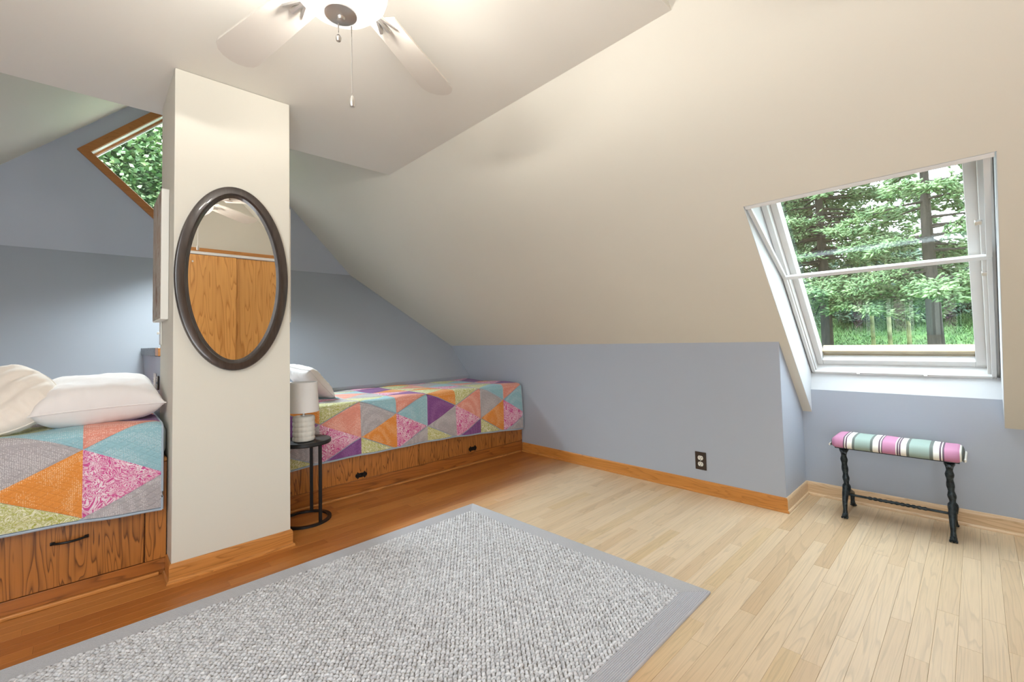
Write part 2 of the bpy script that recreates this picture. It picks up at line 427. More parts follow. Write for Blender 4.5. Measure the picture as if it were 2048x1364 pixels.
# right slope
def sp(x, y): return (x, y, zs(x))
sl = poly('ceiling.001', [[sp(XRG, YW), sp(XRG, YG), sp(XK, YG), sp(XK, YR), sp(XB, YR), sp(XB, OY1+.002), sp(OX-.001, OY1+.002), sp(OX-.001, OY0-.002), sp(XB, OY0-.002), sp(XB, YW)]], beige, .05, nS, label='beige sloping ceiling over the blue knee wall', **ST)
def lp(x, y): return (x, y, zl(x))
nL = Vector((-ML, 0, 1)).normalized()
poly('ceiling.002', [[lp(XL, YW), lp(XRG, YW), lp(XRG, YG), lp(XL, YG)]], beige, .05, nL, label='beige sloping ceiling at the far side', **ST)
# walls
poly('wall_right', [[(XK, YR+.002, -.05), (XK, YG, -.05), (XK, YG, ZK), (XK, YR+.002, ZK)]], blue, .05, (1, 0, 0), **ST)
poly('wall_dormer_side', [[(XK+.002, YR, -.05), (XB, YR, -.05), (XB, YR, zs(XB)), (XK+.002, YR, ZK)]], blue, .04, (0, 1, 0), **ST)
poly('wall_dormer_back', [[(XB, YR, -.05), (XB, YW, -.05), (XB, YW, zs(XB)), (XB, OY0, zs(XB)), (XB, OY0, .67), (XB, OY1, .67), (XB, OY1, zs(XB)), (XB, YR, zs(XB))]], blue, .05, (1, 0, 0), **ST)
poly('wall_left', [[(XL, YW, -.05), (XL, YG, -.05), (XL, YG, ZK), (XL, YW, ZK)]], blue, .05, (-1, 0, 0), **ST)
poly('wall_near', [[(XL, YW, -.05), (XB, YW, -.05), (XB, YW, zs(XB)), (XRG, YW, ZRG), (XL, YW, ZK)]], beige, .05, (0, -1, 0), **ST)
WCX, WCZ, WH = .565, 2.63, .585
dia = lambda h, y: [(WCX-h, y, WCZ), (WCX, y, WCZ-h), (WCX+h, y, WCZ), (WCX, y, WCZ+h)]
z0 = ZI+(YG-YI)
poly('wall_far', [[(XL+(z0-ZK)/ML, YG, z0), (XK-(z0-ZK)/MS, YG, z0), (XRG, YG, ZRG)], dia(WH, YG)], blue, .05, (0, 1, 0), **ST)
yk = YI+(ZK-ZI)
poly('wall_far_slope', [[(XL, YI, ZI), (XK, YI, ZI), (XK, yk, ZK), (XK-(z0-ZK)/MS, YG, z0), (XL+(z0-ZK)/ML, YG, z0), (XL, yk, ZK)]], blue, .05, (0, .707, -.707), label='grey-blue sloping lower part of the alcove wall', **ST)
poly('wall_far_low', [[(XL, YI, 0), (XK, YI, 0), (XK, YI, ZI), (XL, YI, ZI)]], blue, .03, (0, 1, 0), **ST)
# column and the low wall between the beds
box('column', (XCL, YF, 0), (XCR, YB0, ZC-.001), beige, bev=.003, **ST)
yh = YI+(.985-ZI)
extr('wall_between_beds', [(YB0+.001, 0), (YI-.002, 0), (YI-.002, ZI), (yh-.004, .985), (YB0+.001, .985)], 'X', XCL+.0015, XCR-.0015, blue, **ST)
cap = extr('wall_cap', [(3.16, .987), (yh-.002, .987), (yh+.04, 1.033), (3.16, 1.033)], 'X', XCL-.008, XCR+.008, marb, label='grey marbled cap on the low wall between the beds', **ST)
box('cap_end', (XCL-.006, 3.02, .989), (XCR+.006, 3.158, 1.031), oak_trim, cap, label='brown wooden end piece')

# roof window shaft
def sv(s, off, y): return (OX+.690*s+.7238*off, y, zs(OX)-.7238*s+.690*off)
TH = .30
sxz = [(0, 0), (1.4995+.05, 0)]
def cheek(name, y, n):
    a = Vector(sv(.001, .002, y)); b = Vector((XB+.002, y, zs(XB)))
    c = Vector((XB, y, .67)); d = Vector(sv(1.43, TH, y)); e = Vector(sv(0, TH, y))
    return poly(name, [[a, b, c, d, e]], whitewall, .04, n, **ST)
cheek('trim_1', OY1, (0, 1, 0)); cheek('trim_2', OY0, (0, -1, 0))
poly('trim_3', [[sv(0, .002, OY0), sv(0, .002, OY1), sv(0, TH, OY1), sv(0, TH, OY0)]], whitewall, .03, (-.69, 0, .72), **ST)
b1 = Vector((XB, OY0, .67)); b2 = Vector((XB, OY1, .67)); d1 = Vector(sv(1.40, .205, OY0)); d2 = Vector(sv(1.40, .205, OY1))
poly('window_sill', [[b1, b2, d2, d1]], whitewall, .03, (.9, 0, -.4), **ST)

# ------------------------------------------------------------------ roof window (in its own tilted frame)
win = empty('window_1', sv(.7, .25, .3375), 'white framed roof window with a screen frame across it', None); win['kind'] = 'structure'
bpy.context.view_layer.update()
# local frame: x along slope downwards, y along room Y, z outward
Mw = Matrix((( .690, 0, .7238, 0), (0, 1, 0, 0), (-.7238, 0, .690, 0), (0, 0, 0, 1)))
win.matrix_world = Matrix.Translation(Vector(sv(.7, .25, .3375))) @ Mw
def wbox(name, s0, s1, y0, y1, o0, o1, m, bev=.003, **k):
    return box(name, (s0-.7, y0-.3375, o0-.25), (s1-.7, y1-.3375, o1-.25), m, win, bev, **k)
Yl, Yr_ = OY1-.001, OY0+.001
# outer fixed frame
wbox('frame_side', -.0, 1.43, Yl-.028, Yl, .215, .36, whitep); wbox('frame_side', -.0, 1.43, Yr_, Yr_+.045, .215, .36, whitep)
wbox('frame_bottom', 1.385, 1.43, Yr_, Yl, .215, .36, whitep); wbox('frame_top', -.02, .05, Yr_, Yl, .215, .36, whitep)
# sash
ga, gb, gs0, gs1 = .010, .690, .10, 1.345
wbox('sash_side', .05, 1.385, gb, gb+.032, .262, .33, whitep); wbox('sash_side', .05, 1.385, ga-.042, ga, .262, .33, whitep)
wbox('sash_bottom', gs1, 1.385, ga, gb, .262, .33, whitep); wbox('sash_top', .05, gs0, ga, gb, .262, .33, whitep)
wbox('glass_pane', gs0-.01, gs1+.01, ga-.01, gb+.01, .299, .303, glass_m, 0, label='clear glass pane')
wbox('sash_foot', 1.308, 1.335, ga, gb, .306, .36, weather_m, label='weathered bare wood at the foot of the sash')
wbox('sash_foot', 1.338, 1.352, ga, gb, .304, .335, weather_m)
# screen frames: lower one parallel to the glass, upper one leaning in
SY0, SY1 = Yr_+.012, Yl-.004
for nm, a0, a1, y0, y1 in (('side', .62, 1.40, SY1-.018, SY1), ('side', .62, 1.40, SY0, SY0+.018), ('bottom', 1.382, 1.40, SY0, SY1)):
    wbox('screen_'+nm, a0, a1, y0, y1, .195, .213, whitep, .002)
wbox('screen_bar', .600, .622, SY0, SY1, .195, .215, whitep, .003, label='white middle bar of the screen frame')
for y0, y1 in ((SY1-.018, SY1), (SY0, SY0+.018)):
    bm = bmesh.new(); pts = [(.0, y0, .008), (.0, y1, .008), (.61, y0, .195), (.61, y1, .195)]
    vs = [bm.verts.new((p[0]-.7, p[1]-.3375, p[2]-.25+dz)) for p in pts for dz in (0, .018)]
    bmesh.ops.convex_hull(bm, input=vs); frombm('screen_side', bm, whitep, win)
wbox('screen_top', .001, .020, SY0-.010, SY1+.002, .001, .022, whitep, .002)
for y, s in ((Yr_+.048, .42), (Yr_+.035, .7)): wbox('latch', s, s+.02, y-.012, y+.012, .205, .222, nickel, .003, label='small metal latch')
for y in (.2, .5): wbox('screen_clip', 1.384, 1.392, y, y+.014, .188, .196, nickel, .001)

# ------------------------------------------------------------------ diamond window in the alcove
w2 = empty('window_2', (WCX, YG, WCZ), 'diamond window in oak casing high in the alcove'); w2['kind'] = 'structure'
def dframe(name, h0, h1, ya, yb, m, **k):
    C = [(-1, 0), (0, -1), (1, 0), (0, 1)]
    for i in range(4):
        a, b = C[i], C[(i+1) % 4]; bm = bmesh.new()
        vs = [bm.verts.new((c[0]*h, y, c[1]*h)) for c in (a, b) for h in (h0, h1) for y in (ya, yb)]
        bmesh.ops.convex_hull(bm, input=vs); frombm(name, bm, m, w2, **k)
dframe('casing_board', WH-.005, WH+.075, -.018, 0, window_oak)
dframe('jamb', WH-.010, WH, 0, .13, whitep)
dframe('sash_rail', WH-.030, WH-.010, .07, .11, window_oak)
dframe('sash_bead', WH-.042, WH-.030, .085, .11, whitep)
bm = bmesh.new(); vs = [bm.verts.new((c[0]*(WH-.04), y, c[1]*(WH-.04))) for c in ((-1, 0), (0, -1), (1, 0), (0, 1)) for y in (.095, .098)]
bmesh.ops.convex_hull(bm, input=vs); frombm('glass_pane', bm, glass_m, w2)

# ------------------------------------------------------------------ baseboards
def base_prof(h=.085): return [(0, 0), (.009, 0), (.009, h-.016), (.007, h-.006), (.004, h), (0, h)]
def shoe_prof(): return [(0, 0), (.009, 0), (.0088, .006), (.0065, .012), (.002, .015), (0, .015)]
def skirting(name, a, b, n, m, h=.083, ms=None, over=0, e0=0, e1=0):
    """a->b along the wall foot, n = direction into the room"""
    a = Vector(a); b = Vector(b); n = Vector(n); t = (b-a).normalized()
    o = empty(name, tuple(a), None); o['kind'] = 'structure'
    for nm, pr, off, mm in (('board', base_prof(h), 0, m), ('shoe_moulding', shoe_prof(), .009, ms or m)):
        bm = bmesh.new(); rings = []
        for q, e in ((Vector((0, 0, 0)), e0), (b-a, e1)):
            # mitre: e = +1 outside corner (longer away from wall), -1 inside corner
            sgn = -1 if q.length < 1e-9 else 1
            rings.append([bm.verts.new(q+n*(off+p[0])+t*sgn*e*(off+p[0])+Vector((0, 0, p[1]))) for p in pr])
        L = len(pr); bm.faces.new(rings[0]); bm.faces.new(rings[1][::-1])
        for i in range(L): bm.faces.new((rings[0][i], rings[1][i], rings[1][(i+1) % L], rings[0][(i+1) % L]))
        frombm(nm, bm, mm, o)
    return o
BX = 2.954
skirting('baseboard_right', (XK, YR, 0), (XK, BX-.002, 0), (-1, 0, 0), oak_trim_y, e0=1)
skirting('baseboard_dormer_side', (XB, YR, 0), (XK, YR, 0), (0, -1, 0), oak_pale, e0=-1, e1=1)
skirting('baseboard_dormer_back', (XB, YW, 0), (XB, YR, 0), (-1, 0, 0), oak_pale, e1=-1)
skirting('baseboard_column', (XCR, YF, 0), (XCL, YF, 0), (0, -1, 0), oak_trim, e0=1, e1=1)
skirting('baseboard_column_side', (XCL, YF, 0), (XCL, 2.615, 0), (-1, 0, 0), oak_trim_y, e0=1)
skirting('baseboard_column_side.001', (XCR, 2.95, 0), (XCR, YF, 0), (1, 0, 0), oak_trim_y, e1=1)

# ------------------------------------------------------------------ strip floor, board by board
RUG = [Vector((1.751, 2.232)), Vector((1.802, .778)), Vector((-.62, .735)), Vector((-.66, 2.20))]   # corners
def in_rug(x, y):
    s = True
    for i in range(4):
        a = RUG[i]; b = RUG[(i+1) % 4]
        if (b.x-a.x)*(y-a.y)-(b.y-a.y)*(x-a.x) > 0: s = False
    return s
def hidden(x, y):
    if in_rug(x, y): return True
    if x < XCL-.005 and y > 2.62: return True
    if x > XCR and y > BX: return True
    if XCL-.02 < x < XCR+.02 and y > YF-.02: return True
    p = proj((x, y, 0))
    if not p or not (-20 < p[0] < 2068 and 0 < p[1] < 1384): return True
    # behind the column
    k = YF/y if y > YF else 0
    if k and XCL < x*k < XCR: return True
    return False
boards = []; BWID = .0572; rr = random.Random(3)
y = YW
while y < 2.98:
    x = XL-rr.random()*.8
    xm = XB if y < YR else XK
    while x < xm:
        L = rr.choice((.38, .5, .62, .75, .9, 1.1, 1.3))*(.9+.2*rr.random())
        a, b = max(x, XL), min(x+L, xm)
        if b-a > .02: boards.append((a, b, y, min(y+BWID, 2.99)))
        x += L
    y += BWID
def vis(bd):
    a, b, y0, y1 = bd; s = 0; n = max(3, int((b-a)/.06))
    for i in range(n+1):
        X = a+(b-a)*i/n; Y = (y0+y1)/2
        if not hidden(X, Y): s += (b-a)/n*.057/max(.3, (X*X+Y*Y+1.06))**1.5
    return s
sc_b = sorted(((vis(b), b) for b in boards), key=lambda t: -t[0])
def board_geo(a, b, y0, y1, jit):
    g = .0002; c = .0005
    lo = (a+g, y0+g, -.019); hi = (b-g, y1-g, jit)
    v = [(lo[0], lo[1], lo[2]), (hi[0], lo[1], lo[2]), (hi[0], hi[1], lo[2]), (lo[0], hi[1], lo[2]),
         (lo[0], lo[1], jit-c), (hi[0], lo[1], jit-c), (hi[0], hi[1], jit-c), (lo[0], hi[1], jit-c),
         (lo[0]+c, lo[1]+c, jit), (hi[0]-c, lo[1]+c, jit), (hi[0]-c, hi[1]-c, jit), (lo[0]+c, hi[1]-c, jit)]
    f = [(0, 3, 2, 1), (0, 1, 5, 4), (1, 2, 6, 5), (2, 3, 7, 6), (3, 0, 4, 7), (4, 5, 9, 8), (5, 6, 10, 9), (6, 7, 11, 10), (7, 4, 8, 11), (8, 9, 10, 11)]
    return v, f
rest_v, rest_f = [], []
for i, (s, b) in enumerate(sc_b):
    cx = (b[0]+b[1])/2; cy = (b[2]+b[3])/2
    if i < 298 and s > 0:
        v, f = board_geo(b[0]-cx, b[1]-cx, b[2]-cy, b[3]-cy, rr.random()*.0003)
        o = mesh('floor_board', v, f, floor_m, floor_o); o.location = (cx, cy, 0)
    else:
        v, f = board_geo(*b, 0); k = len(rest_v); rest_v += v; rest_f += [tuple(q+k for q in t) for t in f]
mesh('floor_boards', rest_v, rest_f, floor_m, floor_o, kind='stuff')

# ------------------------------------------------------------------ rug
rug = empty('rug', (.57, 1.49, 0), 'pale grey braided rug with a ribbed grey border on the oak floor', 'rug')
RO = Vector((.57, 1.49, 0))
def rp(u, v, z):      # u,v in 0..1 over the rug
    a = RUG[3].lerp(RUG[0], u); b = RUG[2].lerp(RUG[1], u); p = b.lerp(a, v)
    return Vector((p.x, p.y, z))-RO
RW, RH = 2.415, 1.46; BW = .085
bm = bmesh.new()
vs = [bm.verts.new(rp(u, v, z)) for u in (.01, .99) for v in (.015, .985) for z in (.0008, .0075)]
bmesh.ops.convex_hull(bm, input=vs); frombm('backing', bm, rug_back_m, rug)
# ribbed border: four mitred lengths, each a run of fine cords
def strip_border(side):
    verts, faces = [], []; n = 13
    for r in range(n):
        t0, t1 = BW*r/n, BW*(r+1)/n; prof = [(t0, .0085), ((t0*.7+t1*.3), .0118), ((t0*.3+t1*.7), .0118), (t1, .0085)]
        for (t, z) in prof:
            for e in (0, 1):
                du, dv = t/RW, t/RH
                if side == 0: u, v = (du if e == 0 else 1-du), 1-dv
                if side == 1: u, v = (du if e == 0 else 1-du), dv
                if side == 2: u, v = 1-du, (dv if e == 0 else 1-dv)
                if side == 3: u, v = du, (dv if e == 0 else 1-dv)
                verts.append(rp(u, v, z))
    m_ = len(verts)//2
    for i in range(m_-1): faces.append((2*i, 2*i+1, 2*i+3, 2*i+2))
    # outer edge down to the floor
    k = len(verts)
    for e in (0, 1):
        uv = {0: (e, 1), 1: (e, 0), 2: (1, e), 3: (0, e)}[side]; verts.append(rp(*uv, .001))
    faces.append((0, 1, k+1, k))
    bm = bmesh.new(); bv = [bm.verts.new(x) for x in verts]
    for f in faces: bm.faces.new([bv[i] for i in f])
    o = frombm('border', bm, rug_border_m, rug)
for s in range(4): strip_border(s)
# braided pile: rows of slanting loops
def rug_pile():
    du, dv = .0190, .0112
    nu = int((RW-2*BW)/du); nv = int((RH-2*BW)/dv)
    base = []; fs = []
    # low loop: elongated half ellipsoid, 3 rings
    ring = 6
    bl = []
    for k, (rr_, zz) in enumerate(((1, 0), (.78, .72))):
        for i in range(ring):
            a = 2*PI*i/ring; bl.append((rr_*math.cos(a), rr_*math.sin(a), zz))
    bl.append((0, 0, 1.0)); bl = np.array(bl)
    bf = [(i, (i+1) % ring, ring+(i+1) % ring, ring+i) for i in range(ring)]
    bt = [(ring+i, ring+(i+1) % ring, 2*ring) for i in range(ring)]
    rng = np.random.RandomState(5)
    A = np.array(RUG[3]); B = np.array(RUG[0]); C = np.array(RUG[2]); D = np.array(RUG[1])
    V = []; Fq = []; Ft = []; cnt = 0
    for j in range(nv):
        for i in range(nu):
            x = BW+(i+.5+(.5 if j % 2 else 0))*du; y_ = BW+(j+.5)*dv
            if x > RW-BW: continue
            u, v = x/RW, y_/RH
            p = (C*(1-u)+D*u)*(1-v)+(A*(1-u)+B*u)*v
            if x < .30: continue      # far outside the picture: plain braid carried by the sheet below
            ang = (.7 if (j % 2) else -.3)+rng.uniform(-.45, .45)
            a, b, h = .0104*rng.uniform(.8, 1.2), .0056*rng.uniform(.85, 1.2), .0090*rng.uniform(.7, 1.3)
            ca, sa = math.cos(ang), math.sin(ang)
            q = bl*np.array((a, b, h)); X = q[:, 0]*ca-q[:, 1]*sa; Yy = q[:, 0]*sa+q[:, 1]*ca
            V.append(np.stack((X+p[0]-RO.x+rng.uniform(-.001, .001), Yy+p[1]-RO.y, q[:, 2]+.0072), 1))
            cnt += 1
    N = len(bl); V = np.concatenate(V)
    idx = np.arange(cnt)*N
    FQ = (np.array(bf)[None]+idx[:, None, None]).reshape(-1, 4); FT = (np.array(bt)[None]+idx[:, None, None]).reshape(-1, 3)
    me = bpy.data.meshes.new('pile')
    me.vertices.add(len(V)); me.vertices.foreach_set('co', V.ravel())
    nl = FQ.size+FT.size; me.loops.add(nl); me.loops.foreach_set('vertex_index', np.concatenate((FQ.ravel(), FT.ravel())).astype(np.int32))
    me.polygons.add(len(FQ)+len(FT))
    ls = np.concatenate((np.arange(len(FQ))*4, FQ.size+np.arange(len(FT))*3)).astype(np.int32)
    me.polygons.foreach_set('loop_start', ls)
    me.polygons.foreach_set('use_smooth', np.ones(len(ls), bool)); me.update(calc_edges=True)
    link('braided_pile', me, rug_pile_m, rug, kind='stuff')
rug_pile()

# ------------------------------------------------------------------ beds
def front_panel_box(name, root, lo, hi, m): return box(name, lo, hi, m, root, .0025)
# left bed platform
LBY = 2.62
lb = empty('bed_platform', (-.8, LBY, 0), 'amber oak built-in bed platform with a curved bar handle, beside the mirror column', 'bed platform')
def rel(o, v): return tuple(a-b for a, b in zip(v, o.location))
def pbox(root, name, lo, hi, m, bev=.002, **k): return box(name, rel(root, lo), rel(root, hi), m, root, bev, **k)
pbox(lb, 'carcass', (XL+.002, LBY+.024, .0), (XCL-.002, YI-.004, .515), oak_cab_x)
pbox(lb, 'bottom_rail', (XL+.002, LBY+.004, .0), (XCL-.004, LBY+.022, .068), oak_cab_x)
pbox(lb, 'shoe_moulding', (XL+.002, LBY-.012, .0), (XCL-.03, LBY+.003, .016), oak_trim, .004)
pbox(lb, 'stile', (.189, LBY+.002, .070), (XCL-.004, LBY+.022, .505), oak_cab)
pbox(lb, 'top_ledge', (XL+.002, LBY-.010, .507), (XCL-.004, LBY+.04, .527), oak_trim, .006)
for k, (a, b) in enumerate(((-.60, .186), (-1.39, -.604))):
    dr = pbox(lb, 'drawer', (a+.002, LBY, .072), (b-.002, LBY+.020, .470), oak_cab, .0025)
    cxh = (a+b)/2+.155 if k == 0 else (a+b)/2
    bm = bmesh.new()
    hp = [(cxh-.052+.104*t, LBY-.004-.024*math.sin(PI*t)**.7, .249) for t in [i/12 for i in range(13)]]
    tube(bm, [rel(lb, p) for p in hp], [.0065]+[.0048]*11+[.0065], 8)
    for sx_ in (-.050, .050): bbox(bm, rel(lb, (cxh+sx_-.007, LBY-.010, .243)), rel(lb, (cxh+sx_+.007, LBY, .255)), .002)
    frombm('handle', bm, black_hw, dr, True, label='black curved bar handle')
pbox(lb, 'top_rail', (-1.39, LBY+.003, .472), (.187, LBY+.022, .505), oak_cab_x)
# right bed platform
rb = empty('bed_platform', (1.8, BX, 0), 'long amber oak built-in bed platform with black ring-pull plates, behind the side table', 'bed platform')
pbox(rb, 'carcass', (XCR+.002, BX+.024, .0), (XK-.003, YI-.004, .43), oak_cab_x)
pbox(rb, 'bottom_rail', (XCR+.002, BX+.004, .0), (XK-.003, BX+.022, .098), oak_cab_x)
pbox(rb, 'shoe_moulding', (XCR+.002, BX-.012, .0), (XK-.035, BX+.003, .015), oak_trim, .004)
for a, b in ((XCR+.004, 1.812), (1.816, 2.85)):
    dr = pbox(rb, 'drawer', (a, BX, .100), (b, BX+.020, .40), oak_cab, .0025)
    hx = 1.355 if a < 1 else 2.328
    bm = bmesh.new()   # bat-shaped ring-pull plate
    out = [(-.040, .0), (-.034, .013), (-.031, .007), (-.024, .021), (-.016, .012), (0, .013), (.016, .012), (.024, .021), (.031, .007), (.034, .013), (.040, 0),
           (.034, -.013), (.031, -.007), (.024, -.021), (.016, -.012), (0, -.013), (-.016, -.012), (-.024, -.021), (-.031, -.007), (-.034, -.013)]
    ra = [bm.verts.new(rel(rb, (hx+p[0]*1.05, BX, .131+p[1]*1.15))) for p in out]; rb_ = [bm.verts.new(rel(rb, (hx+p[0]*1.05, BX-.004, .131+p[1]*1.15))) for p in out]
    bm.faces.new(ra); bm.faces.new(rb_[::-1])
    for i in range(len(out)): bm.faces.new((ra[i], ra[(i+1) % len(out)], rb_[(i+1) % len(out)], rb_[i]))
    pl = frombm('pull_plate', bm, black_hw, dr, label='black notched pull plate')
    bm = bmesh.new(); hp = [rel(rb, (hx-.014+.028*t, BX-.005-.010*math.sin(PI*t), .134-.008*math.sin(PI*t))) for t in [i/10 for i in range(11)]]
    tube(bm, hp, .0026, 6); frombm('bail', bm, black_hw, dr, True)
pbox(rb, 'top_rail', (XCR+.004, BX+.003, .402), (2.85, BX+.022, .43), oak_cab_x)
pbox(rb, 'stile', (2.853, BX+.003, .100), (XK-.004, BX+.022, .43), oak_cab)

def mattress(name, lo, hi, label):
    bm = bmesh.new(); bbox(bm, lo, hi, .035, 4)
    o = frombm(name, bm, mattress_m, None, True); o['label'] = label; o['category'] = 'mattress'; return o
mattress('mattress', (-1.80, 2.625, .529), (XCL-.005, YI-.02, .675), 'pale mattress on the oak platform beside the mirror column')
mattress('mattress', (XCR+.004, 2.965, .432), (XK-.006, YI-.02, .612), 'pale mattress on the long oak platform behind the side table')

# ------------------------------------------------------------------ quilts of triangles
def clip(polyg, f):   # keep where f>=0
    out = []
    for i in range(len(polyg)):
        a, b = polyg[i], polyg[(i+1) % len(polyg)]; fa, fb = f(a), f(b)
        if fa >= 0: out.append(a)
        if (fa >= 0) != (fb >= 0):
            t = fa/(fa-fb); out.append((a[0]+(b[0]-a[0])*t, a[1]+(b[1]-a[1])*t))
    return out
# strip patterns (period of four strips), rows counted from the hem; (vertical edge on the west seam, vertical edge on the east seam)
def quilt(loc, X0, X1, colx, w, h, zeven, zodd, zt, yf, depth, vhem, label, seed, Rf=.035, hemz=None):
    root = empty('quilt', loc, label, 'quilt'); O = Vector(loc)
    base = {0: dict(W='RG', E='TO'), 1: dict(W='CK', E='TR'), 2: dict(W='PG', E='OR'), 3: dict(W='GK', E='CP')}
    # colours of the strip: W = triangles standing on west seam, E = on east seam (upper, lower on the front face)
    rs = random.Random(seed)
    def F(u, v, lift=0):
        # v: height above the seam datum on the front; >0 beyond the fold runs back over the top
        s = v
        hz = .0 if hemz is None else hemz(u)
        if s < 0: s = s*(1+hz)
        wav = .010*math.sin(u*9+.7)*min(1, max(0, -v)/.35)+.006*math.sin(u*23)*min(1, max(0, -v)/.35)
        top = .004*math.sin(u*7+1)*math.sin(v*9)+.003*math.sin(u*15+v*11)
        r = Rf
        if s <= -r: p = Vector((u, yf-wav-.012*min(1, -s/.3), zt+s)); n = Vector((0, -1, 0))
        elif s >= r: p = Vector((u, yf+s, zt+top)); n = Vector((0, 0, 1))
        else:
            a = (s+r)/(2*r)*PI/2
            p = Vector((u, yf+r-r*math.cos(a)-(wav+.012*min(1, r/.3))*(1-math.sin(a)), zt-r+r*math.sin(a)+top*math.sin(a))); n = Vector((0, -math.cos(a), math.sin(a)))
        # soft rounding at both ends
        e = min(u-X0, X1-u)
        if s > 0 and e < .03: p.z -= (.03-e)**2*9
        return p+n*lift-O
    # backing sheet
    nu, nv = int((X1-X0)/.04), int((depth+vhem)/.02)
    V = []; FF = []
    for j in range(nv+1):
        for i in range(nu+1): V.append(F(X0+(X1-X0)*i/nu, -vhem+(depth+vhem)*j/nv, -.003))
    for j in range(nv):
        for i in range(nu): a = j*(nu+1)+i; FF.append((a, a+1, a+nu+2, a+nu+1))
    mesh('backing', V, FF, binding_m, root, True)
    for ci in range(len(colx)-1):
        xa = colx[ci][0]; xb = colx[ci+1][0]; kind = colx[ci][1]
        par = colx[ci][2]   # True when west seam is 'even'
        zw = (zeven if par else zodd); ze = (zodd if par else zeven)
        rows = range(-2, 6)
        for side in 'WE':
            for k in rows:
                zb = (zw if side == 'W' else ze)+k*h        # bottom of vertical edge
                zm = zb+h/2
                if side == 'W': tri = [(xa, zb-zt), (xa, zb+h-zt), (xb, zm-zt)]
                else: tri = [(xb, zb-zt), (xb, zb+h-zt), (xa, zm-zt)]
                cl = clip(tri, lambda p: p[0]-X0); 
                for f in (lambda p: X1-p[0], lambda p: p[1]+vhem-.008, lambda p: depth-.004-p[1]):
                    if len(cl) > 2: cl = clip(cl, f)
                if len(cl) < 3: continue
                ar = abs(sum(cl[i][0]*cl[(i+1) % len(cl)][1]-cl[(i+1) % len(cl)][0]*cl[i][1] for i in range(len(cl))))/2
                if ar < 2e-4: continue
                # colour
                pat = base[kind]
                evenedge = (side == 'W') == par
                kk = k if evenedge else k
                if evenedge: c = {0: 0, -1: 1}.get(k)
                else: c = {0: 0, -1: 1}.get(k)
                if c is not None: cc = pat[side][c]
                else:
                    alt = base[(kind+2) % 4] if k % 2 else base[(kind+1) % 4]
                    cc = alt[side][k % 2 if k > 0 else 0]
                ev = []
                for i in range(3):
                    a, b = tri[i], tri[(i+1) % 3]; L = math.hypot(b[0]-a[0], b[1]-a[1]); nx, ny = -(b[1]-a[1])/L, (b[0]-a[0])/L
                    c3 = tri[(i+2) % 3]; sg = 1 if (c3[0]-a[0])*nx+(c3[1]-a[1])*ny > 0 else -1
                    ev.append((a, nx*sg, ny*sg))
                bm = bmesh.new(); bm.faces.new([bm.verts.new((p[0], p[1], 0)) for p in cl])
                bmesh.ops.triangulate(bm, faces=bm.faces)
                for _ in range(5):
                    es = [e for e in bm.edges if e.calc_length() > .024]
                    if not es: break
                    bmesh.ops.subdivide_edges(bm, edges=es, cuts=1); bmesh.ops.triangulate(bm, faces=bm.faces)
                for v in bm.verts:
                    d = min((v.co.x-a[0])*nx+(v.co.y-a[1])*ny for a, nx, ny in ev)
                    l = .002+.0026*min(1, max(0, d)/.016)**.7
                    v.co = F(v.co.x, v.co.y, l)
                o = frombm(QN[cc]+'_patch', bm, QM[cc], root, True); o['label'] = QL[cc]
    # binding round the open edges
    bm = bmesh.new(); pts = [F(X0, depth-.01-(depth+vhem-.01)*i/60, .002) for i in range(61)]
    hp = [F(X0+(X1-X0)*i/80, -vhem, .001) for i in range(81)]
    tube(bm, hp, .0055, 6); tube(bm, pts, .005, 6); tube(bm, [F(X1, depth-.01-(depth+vhem-.01)*i/60, .002) for i in range(61)], .005, 6)
    frombm('binding', bm, binding_m, root, True)
    return root
# seams on the right bed; kinds repeat every four strips
seam = [.532, .800, 1.072, 1.346, 1.615, 1.882, 2.144, 2.407, 2.671, 2.93]
colx = []
for i, x in enumerate(seam):
    kind = (i-3) % 4         # strip beginning at 1.346 has kind 0
    colx.append((x, kind, (i-3) % 2 == 0))
# even seams carry nodes at .377 (+.262 k), odd ones at .514
def hemr(u):
    # hem height: .267 at the table end, .275, .268, .217 at the wall
    z = np.interp(u, [.8, 1.35, 2.14, 2.55, 2.9], [.262, .274, .266, .236, .214]); return (.632-z)/.375-1
quilt((1.83, 3.4, .632), XCR+.006, 2.897, colx, .265, .262, .377, .514, .632, 2.939, .79, .375, 'patchwork quilt of bright triangles on the long bed behind the side table', 3, hemz=hemr)
# left bed: node seam at X=-.017
seamL = [-.017+.268*(i-7) for i in range(10)]
colL = [(x, (i-6) % 4, (i-6) % 2 == 0) for i, x in enumerate(seamL)]
def heml(u): return np.interp(u, [-.5, -.24, .0, .24], [.01, .0, .02, .075]) - .0
quilt((-.75, 3.1, .694), -1.75, .243, colL, .268, .272, .481, .618, .694, 2.585, 1.145, .362, 'patchwork quilt of bright triangles on the bed beside the mirror column', 4, hemz=heml)
bpy.context.view_layer.update()

